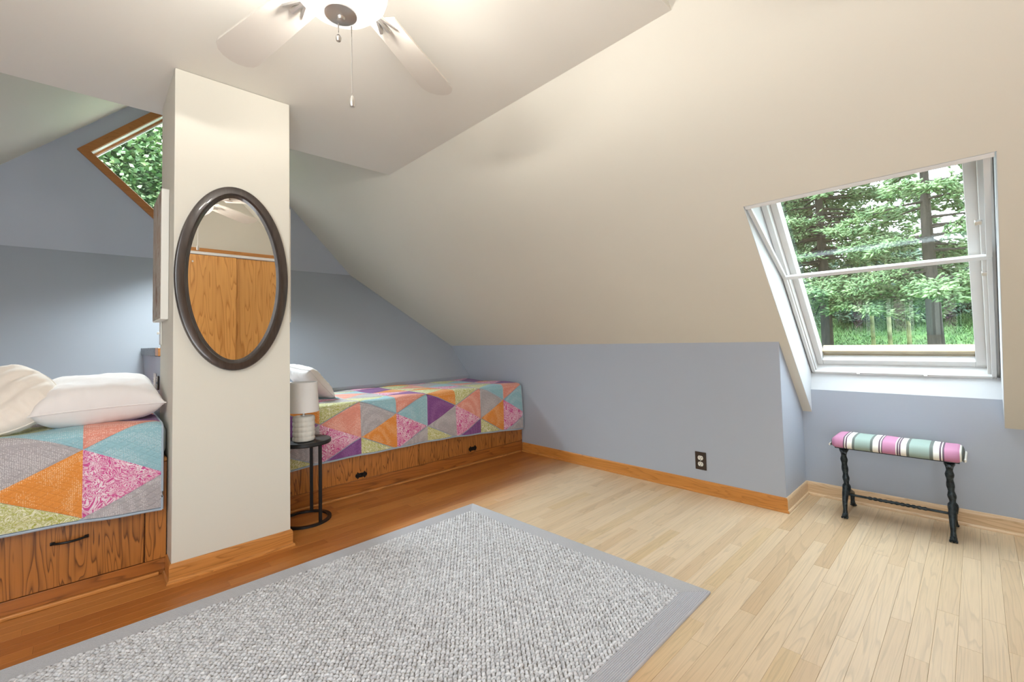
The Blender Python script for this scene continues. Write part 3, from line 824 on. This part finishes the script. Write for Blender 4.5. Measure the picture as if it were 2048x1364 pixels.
# ------------------------------------------------------------------ pillows
def pillow(name, loc, rot, sx_, sy_, th, m, label, ridges=0, seed=0, rnd=0, pinch=.10):
    N = 40; V = []; FF = []; r = random.Random(seed); ox = r.random()*50
    for side in (1, -1):
        for j in range(N+1):
            for i in range(N+1):
                a, b = -1+2*i/N, -1+2*j/N
                # pulled-in sides, sharp corners
                px = a*(1-pinch*(1-a*a)*0-pinch*(b*b-.0)*(0)-pinch*(1-abs(a))*0); 
                X = sx_/2*a*(1-pinch*(1-b*b)*abs(a)**3); Yy = sy_/2*b*(1-pinch*(1-a*a)*abs(b)**3)
                X *= 1-rnd*b*b; Yy *= 1-rnd*a*a
                t = ((1-a**4)*(1-b**4))**.55
                wr = mnoise.noise(Vector((a*2.2+ox, b*2.2, side*3)))*.10+mnoise.noise(Vector((a*6+ox, b*6, side*5)))*.035
                if ridges: wr += .15*abs(math.sin(a*ridges*PI/2+.5*math.sin(b*3)))
                z = side*th/2*t*(1+wr)
                # wrinkles running in from the edges
                z += side*.004*math.sin((a if abs(b) > abs(a) else b)*26+ox)*(max(abs(a), abs(b))**6)*(1-max(abs(a), abs(b)))*8
                V.append((X, Yy, z))
    M1 = (N+1)**2
    for s in (0, 1):
        for j in range(N):
            for i in range(N):
                k = s*M1+j*(N+1)+i; q = (k, k+1, k+N+2, k+N+1); FF.append(q if s == 0 else q[::-1])
    bm = bmesh.new(); bv = [bm.verts.new(v) for v in V]
    for f in FF: bm.faces.new([bv[i] for i in f])
    bmesh.ops.remove_doubles(bm, verts=bm.verts, dist=.0004)
    o = frombm(name, bm, m, None, True); o.location = loc
    if isinstance(rot, Matrix): o.matrix_world = Matrix.Translation(loc) @ rot
    else: o.rotation_euler = rot
    o['label'] = label; o['category'] = 'pillow'
    # piped seam as a part
    pts = []
    for t in range(96):
        q = t/96*4; s = int(q); f = -1+2*(q-s); a, b = [(f, -1), (1, f), (-f, 1), (-1, -f)][s]
        pts.append(Vector((sx_/2*a*(1-pinch*(1-b*b)*abs(a)**3)*(1-rnd*b*b), sy_/2*b*(1-pinch*(1-a*a)*abs(b)**3)*(1-rnd*a*a), 0)))
    bm = bmesh.new(); tube(bm, pts+[pts[0]], .0028, 6); frombm('seam', bm, m, o, True)
    return o
pillow('pillow', (.035, 2.84, .802), (.16, -.02, .03), .44, .40, .20, pillow_m, 'plump white pillow lying against the mirror column', seed=2)
pillow('cushion', (-.255, 2.80, .832), Matrix.Rotation(-.35, 4, 'Z') @ Matrix.Rotation(.80, 4, 'X') @ Matrix.Rotation(-.75, 4, 'Z'), .36, .30, .13, cushion_m, 'cream ribbed cushion leaning on the plump white pillow', ridges=5, seed=5, rnd=.22, pinch=.0)
pillow('pillow', (.93, 3.34, .712), (.05, .02, .06), .32, .50, .13, pillow_m, 'white pillow lying flat behind the table lamp', seed=9)
pillow('pillow', (1.17, 3.40, .765), (0.15, .80, .30), .30, .36, .12, pillow_m, 'white pillow propped up leaning over the flat one behind the lamp', seed=11)

# ------------------------------------------------------------------ side table and lamp
TX, TY = .93, 2.77
tb = empty('side_table', (TX, TY, 0), 'round black metal side table with a ring base beside the column', 'side table')
bm = bmesh.new(); lathe(bm, [(0.0, .447), (.136, .447), (.140, .451), (.140, .466), (.137, .470), (0.0, .470)], (0, 0, 0), 64, False)
bmesh.ops.remove_doubles(bm, verts=bm.verts, dist=1e-5); frombm('table_top', bm, black_iron, tb, True)
bm = bmesh.new(); pr = [(.119, .001), (.140, .001), (.140, .012), (.119, .012), (.119, .001)]
lathe(bm, pr, (0, 0, 0), 64, False); bmesh.ops.remove_doubles(bm, verts=bm.verts, dist=1e-5); frombm('base_ring', bm, black_iron, tb, True)
for lx, ly in ((.969, 2.645), (1.0, 2.878)):
    dx, dy = lx-TX, ly-TY; d = math.hypot(dx, dy); dx, dy = dx/d*.1295, dy/d*.1295; a = math.atan2(dy, dx)
    bm = bmesh.new(); bbox(bm, (-.005, -.009, .012), (.005, .009, .4475), .001)
    bmesh.ops.transform(bm, matrix=Matrix.Translation((dx, dy, 0)) @ Matrix.Rotation(a, 4, 'Z'), verts=bm.verts); frombm('leg', bm, black_iron, tb)
LX, LY = .912, 2.745
lamp = empty('table_lamp', (LX, LY, .470), 'small table lamp with white ceramic base and drum shade', 'lamp')
bm = bmesh.new(); n = 48; prof = []
nb = 40
for i in range(nb+1):
    z = .002+.142*i/nb; k = (z*5/.142) % 1
    r = .0555+.0042*(math.sin(PI*k)**.5 if 0 < k < 1 else 0)
    if i == 0: r = .054
    if i == nb: r = .054
    prof.append((r, z))
rings = []
for r, z in prof:
    rings.append([bm.verts.new(((r+.0014*(1 if (j % 3 == 0) else -.4))*math.cos(2*PI*j/n), (r+.0014*(1 if (j % 3 == 0) else -.4))*math.sin(2*PI*j/n), z)) for j in range(n)])
for a, b in zip(rings, rings[1:]):
    for j in range(n): bm.faces.new((a[j], a[(j+1) % n], b[(j+1) % n], b[j]))
bm.faces.new(rings[0][::-1]); bm.faces.new(rings[-1]); frombm('lamp_base', bm, ceram, lamp, True)
bm = bmesh.new(); lathe(bm, [(.012, .143), (.012, .150), (.006, .152), (.006, .22), (.012, .222), (.012, .25), (0.0001, .255)], (0, 0, 0), 20); frombm('neck', bm, nickel, lamp, True)
bm = bmesh.new(); lathe(bm, [(.081, .171), (.0835, .170), (.0745, .340), (.072, .340), (.081, .171)], (0, 0, 0), 64, False)
bmesh.ops.remove_doubles(bm, verts=bm.verts, dist=1e-5); frombm('lamp_shade', bm, shade_m, lamp, True)
bm = bmesh.new(); lathe(bm, [(.082, .1695), (.0842, .1695), (.0838, .175), (.0820, .175), (.082, .1695)], (0, 0, 0), 48, False)
frombm('shade_trim', bm, shade_m, lamp, True); bm = bmesh.new()
lathe(bm, [(.0722, .335), (.0752, .335), (.0750, .341), (.0722, .341), (.0722, .335)], (0, 0, 0), 48, False); frombm('shade_trim', bm, shade_m, lamp, True)
bm = bmesh.new()
for a in (0, 2*PI/3, 4*PI/3): tube(bm, [(0, 0, .25), (.072*math.cos(a), .072*math.sin(a), .334)], .0013, 5)
frombm('shade_spider', bm, nickel, lamp)

# ------------------------------------------------------------------ oval mirror on the column
mr_ = empty('oval_mirror', (.505, YF, 1.36), 'large oval mirror in a dark espresso frame on the column', 'mirror')
A_, B_, WF = .237, .446, .052
pr = [(0, 0), (0, -.020), (.003, -.026), (.008, -.028), (.034, -.027), (.038, -.023), (.041, -.014), (.046, -.012), (WF, -.0095), (WF, -.006)]
n = 96; bm = bmesh.new(); rings = []
for i in range(n):
    t = 2*PI*i/n
    p = Vector((A_*math.cos(t), 0, B_*math.sin(t))); nn = Vector((math.cos(t)/A_, 0, math.sin(t)/B_)).normalized()
    rings.append([bm.verts.new(p-nn*a+Vector((0, b-.001, 0))) for a, b in pr])
for i in range(n):
    a, b = rings[i], rings[(i+1) % n]
    for j in range(len(pr)-1): bm.faces.new((a[j], a[j+1], b[j+1], b[j]))
frombm('frame', bm, espresso, mr_, True)
bm = bmesh.new(); ins = [(A_-WF+.004, B_-WF+.004)]
bm.faces.new([bm.verts.new(((A_-WF+.004)*math.cos(2*PI*i/n), -.008, (B_-WF+.004)*math.sin(2*PI*i/n))) for i in range(n)])
gl = frombm('mirror_glass', bm, mir, mr_, label='silvered mirror glass')
bm = bmesh.new(); bm.faces.new([bm.verts.new(((A_-.01)*math.cos(2*PI*i/n), -.001, (B_-.01)*math.sin(2*PI*i/n))) for i in range(n)])
frombm('backing', bm, espresso, mr_)

# ------------------------------------------------------------------ framed canvases on the column sides
def art():
    m = M('abstract_print'); v = m.coords(); n = m.noise(v, 5, 4, .6, 1.5)
    m.set(m.ramp(n, [(.3, lin((150, 120, 96))), (.5, lin((176, 168, 158))), (.7, lin((120, 84, 66)))]), .8); return m.m
art_m = art()
def canvas(loc, sgn, label):
    o = empty('canvas_picture', loc, label, 'picture')
    a = (0, -.178, -.312); b = (sgn*.030, .178, .312)
    box('canvas', tuple(min(p, q) for p, q in zip(a, b)), tuple(max(p, q) for p, q in zip(a, b)), canvas_m, o, .003)
    a = (sgn*.0302, -.172, -.306); b = (sgn*.0312, .172, .306)
    box('print', tuple(min(p, q) for p, q in zip(a, b)), tuple(max(p, q) for p, q in zip(a, b)), art_m, o, 0, label='brown and grey printed face')
canvas((XCL-.001, 2.815, 1.478), -1, 'deep-edged canvas on the side of the column facing the white pillow')
canvas((XCR+.001, 2.745, 1.465), 1, 'deep-edged canvas on the column side above the table lamp, only its edge showing')

# ------------------------------------------------------------------ switch and outlets
def plate(loc, nrm, wd, ht, m, label, kind, cat):
    """nrm is the way the plate faces"""
    o = empty(kind, loc, label, cat); n_ = Vector(nrm); t = Vector((0, 0, 1)).cross(n_)
    def bx(nm, a0, a1, z0_, z1, d0, d1, mm, bev=.001, par=o, **k):
        p = t*a0+n_*d0; q = t*a1+n_*d1; lo = [min(p[i], q[i]) for i in range(2)]+[z0_]; hi = [max(p[i], q[i]) for i in range(2)]+[z1]
        return box(nm, lo, hi, mm, par, bev, **k)
    bx('plate', -wd/2, wd/2, -ht/2, ht/2, .0005, .006, m, .002)
    if kind == 'outlet':
        for zc in (.020, -.020):
            bm = bmesh.new(); sh = []
            for i in range(28):
                a = 2*PI*i/28; x_, z_ = .0172*math.cos(a), max(-.0135, min(.0135, .0172*math.sin(a))); sh.append((x_, z_))
            ra = [bm.verts.new(t*p[0]+n_*.006+Vector((0, 0, zc+p[1]))) for p in sh]; rb2 = [bm.verts.new(t*p[0]+n_*.009+Vector((0, 0, zc+p[1]))) for p in sh]
            bm.faces.new(rb2)
            for i in range(28): bm.faces.new((ra[i], ra[(i+1) % 28], rb2[(i+1) % 28], rb2[i]))
            rc = frombm('receptacle', bm, plastic_w, o)
            for a_ in (-.0068, .0068): bx('slot', a_-.0013, a_+.0013, zc, zc+.009, .0088, .0094, slot_m, 0, rc)
            bx('slot', -.0025, .0025, zc-.010, zc-.005, .0088, .0094, slot_m, 0, rc)
    else:
        s = bx('toggle', -.005, .005, -.006, .006, .006, .018, m, .002)
    bx('screw', -.0025, .0025, -.0025, .0025, .006, .0072, nickel, .0008) if kind == 'outlet' else None
    return o
plate((XK, 1.289, .208), (-1, 0, 0), .072, .115, brown_pl, 'dark brown duplex outlet on the blue knee wall', 'outlet', 'outlet')
plate((XCL, 2.952-.02, 1.108), (-1, 0, 0), .072, .120, plastic_w, 'ivory light switch under the canvas on the column side', 'light_switch', 'light switch')
plate((XCL, 3.20, .832), (-1, 0, 0), .072, .115, plastic_w, 'ivory wall outlet behind the plump white pillow', 'outlet', 'outlet')
plate((XCL, 3.02+.02, .845), (-1, 0, 0), .040, .075, brown_pl, 'small dark outlet next to the ivory one behind the pillow', 'outlet', 'outlet')

# ------------------------------------------------------------------ bench with iron legs
bn = empty('bench', (3.165, .335, 0), 'small striped bench on black cast-iron legs under the roof window', 'bench')
bm = bmesh.new()
N1, N2 = 40, 16; V = []
bbox(bm, (-.130, -.266, .383), (.130, .266, .440), .026, 5)
bmesh.ops.subdivide_edges(bm, edges=[e for e in bm.edges if e.calc_length() > .15], cuts=14, use_grid_fill=True)
for v in bm.verts:
    if v.co.z > .425: v.co.z += .008*(1-(v.co.x/.135)**2)*(1-(v.co.y/.28)**4)+.0015*math.sin(v.co.y*40)
    v.co.x *= 1-.16*max(0, (v.co.z-.395)/.045)
    if abs(v.co.y) > .24: v.co.x *= 1-.10*(abs(v.co.y)-.24)/.03
seat = frombm('seat_cushion', bm, stripe_m, bn, True)
for sx_ in (-1, 1):   # rolled ends
    pass
for yy in (-.268, .268):
    bm = bmesh.new(); tube(bm, [(-.112, yy, .397), (.112, yy, .397)], [.007, .007], 12); frombm('end_roll', bm, stripe_m, bn, True)
box('seat_board', (-.100, -.250, .377), (.100, .250, .386), iron, bn, .002)
for fy in (-.213, .214):
    bm = bmesh.new(); pts = []; rad = []
    for i in range(25):
        t = i/24; z = .374*(1-t)+.125*t
        r = .0155-.0015*t+.0028*math.sin(t*30)*(.4+.6*abs(math.sin(t*7)))
        if .80 < t: r += .005
        if t < .08: r = .021
        pts.append((-.07+.02*math.sin(t*3.0), fy+.003*math.sin(t*5), z)); rad.append(r)
    tube(bm, pts, rad, 10)
    tube(bm, [(-.12, fy, .366), (-.07, fy, .352), (.03, fy, .360), (.115, fy, .370)], [.006, .014, .012, .006], 8)
    frombm('pedestal', bm, iron, bn, True)
    for ax, fx in ((-1, -.112), (1, .108)):
        bm = bmesh.new()
        tube(bm, [(-.066, fy, .165), (-.066+(fx+.066)*.35, fy, .125), (fx-ax*.006, fy, .085), (fx-ax*.004, fy, .045), (fx, fy, .022)], [.014, .0155, .0125, .010, .0125], 10)
        tube(bm, [(fx-ax*.004, fy, .030), (fx+ax*.004, fy, .018), (fx+ax*.014, fy, .012), (fx+ax*.022, fy, .009)], [.010, .014, .013, .007], 8)
        for q in (-.009, 0, .009): tube(bm, [(fx+ax*.008, fy+q, .010), (fx+ax*.025, fy+q*1.3, .0065)], [.007, .0045], 6)
        frombm('leg', bm, iron, bn, True)
bm = bmesh.new(); pts = []; rad = []
for i in range(61):
    t = i/60; pts.append((-.04, -.213+.427*t, .112)); c = math.sin(PI*t); rad.append(.0055+(.0045*abs(math.sin(t*60)) if .22 < t < .80 else .001))
tube(bm, pts, rad, 8); frombm('stretcher', bm, iron, bn, True)

# ------------------------------------------------------------------ ceiling fan
FXc, FYc = .499, 1.191
fan = empty('ceiling_fan', (FXc, FYc, ZC), 'ceiling fan with pale blades, frosted glass bowl light and pull chains', 'ceiling fan')
bm = bmesh.new(); lathe(bm, [(.075, -.001), (.078, -.03), (.05, -.05), (.05, -.09), (.10, -.10), (.125, -.13), (.125, -.20), (.10, -.225), (.07, -.23)], n=48); frombm('motor_housing', bm, nickel, fan, True)
blade_m = plain('pale_blade', (.66, .61, .54), .5)
BZ = -.235
for k in range(5):
    a = math.radians(102-72*k)
    bm = bmesh.new(); out = []
    for i in range(9): t = i/8; out.append((.20+.40*t, .050+.018*t))
    for i in range(9): an = PI/2-PI*i/8; out.append((.60+.068*math.cos(an)*1.0, .068*math.sin(an)))
    for i in range(9): t = 1-i/8; out.append((.20+.40*t, -(.050+.018*t)))
    up = [bm.verts.new((x, y, .004+y*.18)) for x, y in out]; dn = [bm.verts.new((x, y, -.003+y*.18)) for x, y in out]
    bm.faces.new(up); bm.faces.new(dn[::-1])
    for i in range(len(out)): bm.faces.new((up[i], up[(i+1) % len(out)], dn[(i+1) % len(out)], dn[i]))
    bmesh.ops.transform(bm, matrix=Matrix.Translation((0, 0, BZ)) @ Matrix.Rotation(a, 4, 'Z'), verts=bm.verts)
    frombm('blade', bm, blade_m, fan)
    bm = bmesh.new(); tube(bm, [(.08, 0, .01), (.14, 0, -.004), (.25, 0, -.006)], [.012, .010, .008], 8)
    for q in (-.03, .03): tube(bm, [(.17, 0, -.004), (.25, q, -.006)], [.008, .006], 6)
    bmesh.ops.transform(bm, matrix=Matrix.Translation((0, 0, BZ)) @ Matrix.Rotation(a, 4, 'Z'), verts=bm.verts)
    frombm('blade_arm', bm, nickel, fan, True)
ZBt = -.365       # bottom of the bowl below the ceiling
bm = bmesh.new(); nn_ = 96; prof = [(.030, 0), (.050, .004), (.080, .016), (.105, .034), (.124, .058), (.132, .082), (.128, .090)]
rings = []
for r, z in prof:
    ring = []
    for j in range(nn_):
        a = 2*PI*j/nn_; wv_ = 1+.020*(r/.13)**2*math.cos(8*a)
        ring.append(bm.verts.new((r*wv_*math.cos(a), r*wv_*math.sin(a), z)))
    rings.append(ring)
for a, b in zip(rings, rings[1:]):
    for j in range(nn_): bm.faces.new((a[j], a[(j+1) % nn_], b[(j+1) % nn_], b[j]))
bw = frombm('glass_bowl', bm, bowl_m, fan, True, label='ribbed frosted glass bowl, lit'); bw.location = (0, 0, ZBt)
bm = bmesh.new(); lathe(bm, [(.0001, -.016), (.010, -.015), (.012, -.008), (.030, -.006), (.043, -.001), (.043, .004), (.03, .006)], n=40); f_ = frombm('finial_plate', bm, nickel, fan, True, label='brushed nickel finial plate'); f_.location = (0, 0, ZBt)
for k in range(3):      # the three bulbs above the open bowl
    l = bpy.data.lights.new('bulb_light', 'POINT'); l.energy = 17; l.color = (1, .97, .91); l.shadow_soft_size = .025
    o = bpy.data.objects.new('bulb_light', l); col.objects.link(o); o.parent = fan; o.location = (.09*math.cos(k*2.094+.4), .09*math.sin(k*2.094+.4), -.268)
def chain(x, y, z0_, L, name, r=.0021):
    bm = bmesh.new(); nb_ = int(L/.0042)
    for i in range(nb_): bmesh.ops.create_icosphere(bm, subdivisions=1, radius=r, matrix=Matrix.Translation((x, y, z0_-i*.0042)))
    tube(bm, [(x, y, z0_), (x, y, z0_-L)], .0004, 4)
    return frombm(name, bm, nickel, fan, True)
chain(.004, .026, ZBt-.008, .032, 'pull_chain')
bm = bmesh.new(); lathe(bm, [(.0001, -.012), (.006, -.010), (.0078, -.004), (.0078, .002), (.004, .008), (.0001, .009)], (.004, .026, ZBt-.050), 20); frombm('pull_knob', bm, nickel, fan, True)
# ------------------------------------------------------------------ long chain placed at the rim of the plate
chain(.040, .020, ZBt-.004, .205, 'pull_chain')
bm = bmesh.new(); lathe(bm, [(.0001, -.030), (.0065, -.030), (.0082, -.022), (.0072, -.008), (.004, .001), (.0001, .003)], (.040, .020, ZBt-.211), 20); frombm('pull_knob', bm, nickel, fan, True)

# ------------------------------------------------------------------ closet behind the camera (seen in the mirror)
d = empty('door_1', (.9, YW, 0), 'honey oak sliding closet doors under a white track'); d['kind'] = 'structure'
for a, b, yy in ((-.1, .56, .02), (.54, 1.205, .045), (1.21, 1.87, .02)):
    box('door_panel', (a-.9, yy, .01), (b-.9, yy+.022, 2.045), oak_door, d, .002)
box('track', (-.12-.9, .0, 2.05), (1.89-.9, .085, 2.078), track_m, d, .003)
box('header', (-.16-.9, .0, 2.079), (1.93-.9, .03, 2.128), oak_trim, d, .003)
bm = bmesh.new(); bbox(bm, (.785-.9, .068, 1.955), (.800-.9, .074, 1.975), .002); frombm('door_clip', bm, nickel, d)

# ------------------------------------------------------------------ outdoors
def ground():
    V = []; FF = []; nx, ny = 50, 50
    for j in range(ny+1):
        for i in range(nx+1):
            X = -25+70*i/nx; Y = -30+70*j/ny
            dd = math.hypot(max(0, X-3.6), max(0, Y-5.5)*.8)
            t = max(0, min(1, (dd-1)/13)); t = t*t*(3-2*t)
            V.append((X, Y, -3.2+4.9*t+.12*mnoise.noise(Vector((X*.4, Y*.4, 0)))))
    for j in range(ny):
        for i in range(nx): a = j*(nx+1)+i; FF.append((a, a+1, a+nx+2, a+nx+1))
    return mesh('ground', V, FF, grass_m, None, True, kind='structure')
ground()
def gz(X, Y):
    dd = math.hypot(max(0, X-3.6), max(0, Y-5.5)*.8); t = max(0, min(1, (dd-1)/13)); t = t*t*(3-2*t); return -3.2+4.9*t
def np_mesh(name, V, T, m, parent, **props):
    me = bpy.data.meshes.new(name); V = np.asarray(V, np.float32); T = np.asarray(T, np.int32)
    me.vertices.add(len(V)); me.vertices.foreach_set('co', V.ravel()); me.loops.add(T.size); me.loops.foreach_set('vertex_index', T.ravel())
    me.polygons.add(len(T)); me.polygons.foreach_set('loop_start', np.arange(len(T), dtype=np.int32)*T.shape[1]); me.update(calc_edges=True)
    return link(name, me, m, parent, **props)
def blades(C, D, L, Wd, rng):
    """leaf-like slim double pyramids at C along D"""
    n = len(C); D = D/np.linalg.norm(D, axis=1)[:, None]
    A = rng.normal(size=(n, 3)); S = np.cross(D, A); S /= np.linalg.norm(S, axis=1)[:, None]; Tt = np.cross(D, S)
    L = L[:, None]; Wd = Wd[:, None]
    P = np.stack((C, C+D*L*.45+S*Wd, C+D*L*.45-S*Wd*.5+Tt*Wd*.8, C+D*L*.45-S*Wd*.5-Tt*Wd*.8, C+D*L), 1)
    F = np.array([(0, 2, 1), (0, 3, 2), (0, 1, 3), (1, 2, 4), (2, 3, 4), (3, 1, 4)])
    return P.reshape(-1, 3), (F[None]+(np.arange(n)*5)[:, None, None]).reshape(-1, 3)
def conifer(X, Y, H, rad, nb, label, m, seed, zlo=0.1, per=34, twl=.16, group='conifers outside the roof window', trunk_r=.13):
    rng = np.random.RandomState(seed); z = gz(X, Y)
    t = empty('spruce_tree', (X, Y, z), label, 'tree', group)
    bm = bmesh.new(); tube(bm, [(0, 0, -.2), (.02, 0, H*.3), (0, .03, H*.6), (0, 0, H)], [trunk_r, trunk_r*.8, trunk_r*.5, .01], 10); frombm('trunk', bm, bark_m, t, True)
    Cs, Ds, Ls, Ws = [], [], [], []; bm = bmesh.new()
    for b in range(nb):
        h = zlo+(1-zlo)*rng.rand()**1.1; zz = h*H; R = rad*(1-h)**.75*rng.uniform(.7, 1.1)+.15; az = rng.rand()*2*PI
        d0 = np.array((math.cos(az), math.sin(az), 0)); side = np.array((-d0[1], d0[0], 0))
        droop = rng.uniform(.15, .45)
        pts = [d0*R*s+np.array((0, 0, zz-droop*R*s*s*.9+.12*R*s**3)) for s in (0, .33, .66, 1)]
        tube(bm, [Vector(p) for p in pts], [.018+.012*R/rad, .014, .009, .003], 5)
        n = int(per*(R/rad)+6)
        s = .22+.78*rng.rand(n)**.8; sgn = rng.choice((-1, 1), n)
        base = d0*R*s[:, None]+np.array((0, 0, zz))+np.array((0, 0, 1))*(-droop*R*s**2*.9+.12*R*s**3)[:, None]
        tw = (R*.34*(1.1-s)+.06)*rng.uniform(.4, 1.1, n)
        dirs = d0*.75+side*sgn[:, None]*rng.uniform(.5, 1.1, n)[:, None]+np.array((0, 0, 1))*rng.uniform(-.35, .25, n)[:, None]
        for q in range(4):      # tufts strung along each twig
            c = base+dirs*(tw*q/4)[:, None]+rng.normal(size=(n, 3))*.02
            dd = dirs+rng.normal(size=(n, 3))*.35
            Cs.append(c); Ds.append(dd); Ls.append(twl*rng.uniform(.6, 1.2, n)); Ws.append(twl*.17*rng.uniform(.7, 1.3, n))
    frombm('branches', bm, bark_m, t)
    V, T = blades(np.concatenate(Cs), np.concatenate(Ds), np.concatenate(Ls), np.concatenate(Ws), rng)
    np_mesh('foliage', V, T, m, t, kind='stuff')
    return t
conifer(10.6, 2.05, 8.5, 2.5, 240, 'green spruce whose slim brown trunk stands left of the roof window view', needle_m, 1, .32, 105, .115, trunk_r=.12)
conifer(9.2, .42, 7.5, 2.0, 90, 'dark spruce with the thick trunk at the upper right of the roof window', needle_m, 2, .43, 95, .115, trunk_r=.13)
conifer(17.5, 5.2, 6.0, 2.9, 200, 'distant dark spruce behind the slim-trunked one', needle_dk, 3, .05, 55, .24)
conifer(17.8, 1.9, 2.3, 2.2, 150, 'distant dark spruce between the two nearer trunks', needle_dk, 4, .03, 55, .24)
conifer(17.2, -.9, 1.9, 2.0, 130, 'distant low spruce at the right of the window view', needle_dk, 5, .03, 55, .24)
conifer(13.0, 6.6, 8.0, 2.6, 160, 'spruce at the far left edge of the window view', needle_m, 6, .05, 50, .22)
for k, (X, Y, hh) in enumerate(((13.2, 1.66, 2.2), (13.0, 1.34, 2.3), (13.3, 1.04, 2.2), (13.1, .66, 2.4))):
    t = empty('sapling', (X, Y, gz(X, Y)), ('leftmost of the four slim mossy saplings on the lawn', 'second from the left of the four slim mossy saplings on the lawn', 'third from the left of the four slim mossy saplings on the lawn', 'rightmost of the four slim mossy saplings on the lawn')[k], 'tree', 'slim sapling trunks on the lawn')
    bm = bmesh.new(); tube(bm, [(0, 0, -.1), (.02, .01, hh*.5), (0, 0, hh)], [.045, .038, .03], 8); frombm('trunk', bm, moss_m, t, True)
def lawn():
    rng = np.random.RandomState(44); n = 42000
    X = 8+7.5*rng.rand(n); Y = -2+7.5*rng.rand(n)
    C = np.stack((X, Y, np.array([gz(a, b) for a, b in zip(X, Y)])-.02), 1)
    D = rng.normal(size=(n, 3))*.35+np.array((0, 0, 1))
    V, T = blades(C, D, .16*rng.uniform(.5, 1.3, n), .012*np.ones(n), rng)
    o = np_mesh('grass', V, T, grass_m, bpy.data.objects['ground'], kind='stuff')
lawn()
def bush(X, Y, r, h, m, label, seed, n=2600, z=None, name='shrub', group='shrubs under the roof window', sz=.11):
    rng = np.random.RandomState(seed); z = gz(X, Y) if z is None else z
    t = empty(name, (X, Y, z), label, 'shrub', group)
    u = rng.normal(size=(n, 3)); u /= np.linalg.norm(u, axis=1)[:, None]; u[:, 2] = np.abs(u[:, 2])
    C = u*np.array((r, r, h))*(.55+.45*rng.rand(n)[:, None]**.5)
    D = u+rng.normal(size=(n, 3))*.5
    V, T = blades(C, D, sz*rng.uniform(.6, 1.4, n), sz*.2*np.ones(n), rng); np_mesh('foliage', V, T, m, t, kind='stuff')
    bm = bmesh.new()
    for k in range(7):
        a = k*.9; tube(bm, [(0, 0, 0), (r*.5*math.cos(a), r*.5*math.sin(a), h*.7)], [.02, .006], 5)
    frombm('stems', bm, bark_m, t)
bush(9.2, 1.3, 1.2, .5, needle_m, 'low feathery green shrub at the foot of the roof window view', 21)
bush(9.0, -.1, 1.0, .6, needle_m, 'rounded green shrub at the right foot of the window view', 22)
bush(9.8, 3.0, 1.1, 1.7, needle_m, 'green shrub at the left foot of the window view', 23)

for k, (X, Y, r, h) in enumerate(((15.6, 3.0, 1.2, 1.2), (15.4, 1.5, 1.1, .8), (15.6, .2, 1.1, .9), (15.4, -1.0, 1.0, .7))):
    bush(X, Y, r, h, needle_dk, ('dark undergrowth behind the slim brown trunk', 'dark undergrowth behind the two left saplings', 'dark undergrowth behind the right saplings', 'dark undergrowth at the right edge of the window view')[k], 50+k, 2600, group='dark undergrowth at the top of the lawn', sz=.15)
# broad-leaved tree beyond the diamond window
def leafy(X, Y, zb, H, label, seed, n=9000, rad=(2.6, 1.6, 2.4), zc=5.0, m=leaf_m, size=.13):
    rng = np.random.RandomState(seed); t = empty('leafy_tree', (X, Y, zb), label, 'tree')
    bm = bmesh.new(); tube(bm, [(0, 0, 0), (.05, 0, H*.4), (-.05, .1, H*.8), (0, 0, H)], [.11, .08, .05, .02], 8)
    Cl = []
    for k in range(46):
        u = rng.normal(size=3); u /= np.linalg.norm(u); c = u*np.array(rad)*rng.rand()**.4+np.array((0, 0, zc)); Cl.append(c)
        tube(bm, [(0, 0, max(1, c[2]-1.6)), tuple(c*.55+np.array((0, 0, (c[2]-.8)*.45))), tuple(c)], [.03, .018, .006], 5)
    frombm('trunk', bm, bark_m, t, True)
    Cl = np.array(Cl); idx = rng.randint(0, len(Cl), n)
    C = Cl[idx]+rng.normal(size=(n, 3))*np.array((.55, .5, .32))
    D = rng.normal(size=(n, 3)); D[:, 2] = -abs(D[:, 2])*.4
    nrm = rng.normal(size=(n, 3))+np.array((0, -.3, .9)); D /= np.linalg.norm(D, axis=1)[:, None]
    S = np.cross(D, nrm); S /= np.linalg.norm(S, axis=1)[:, None]; L = size*rng.uniform(.6, 1.3, n)[:, None]; W_ = L*.36
    N_ = np.cross(S, D)
    P = np.stack((C, C+D*L*.45+S*W_+N_*L*.08, C+D*L, C+D*L*.45-S*W_+N_*L*.08), 1).reshape(-1, 3)
    T = (np.array([(0, 1, 2), (0, 2, 3)])[None]+(np.arange(n)*4)[:, None, None]).reshape(-1, 3)
    np_mesh('foliage', P, T, m, t, kind='stuff')
leafy(-.35, 9.2, -2.5, 9.5, 'bright green broad-leaved tree filling the diamond window', 31, 130000, (2.9, 1.5, 2.6), 5.8, size=.075)
leafy(1.2, 13.4, -2.5, 10.5, 'paler leafy tree behind the one in the diamond window', 32, 60000, (4.2, 1.4, 3.4), 6.4, size=.16)
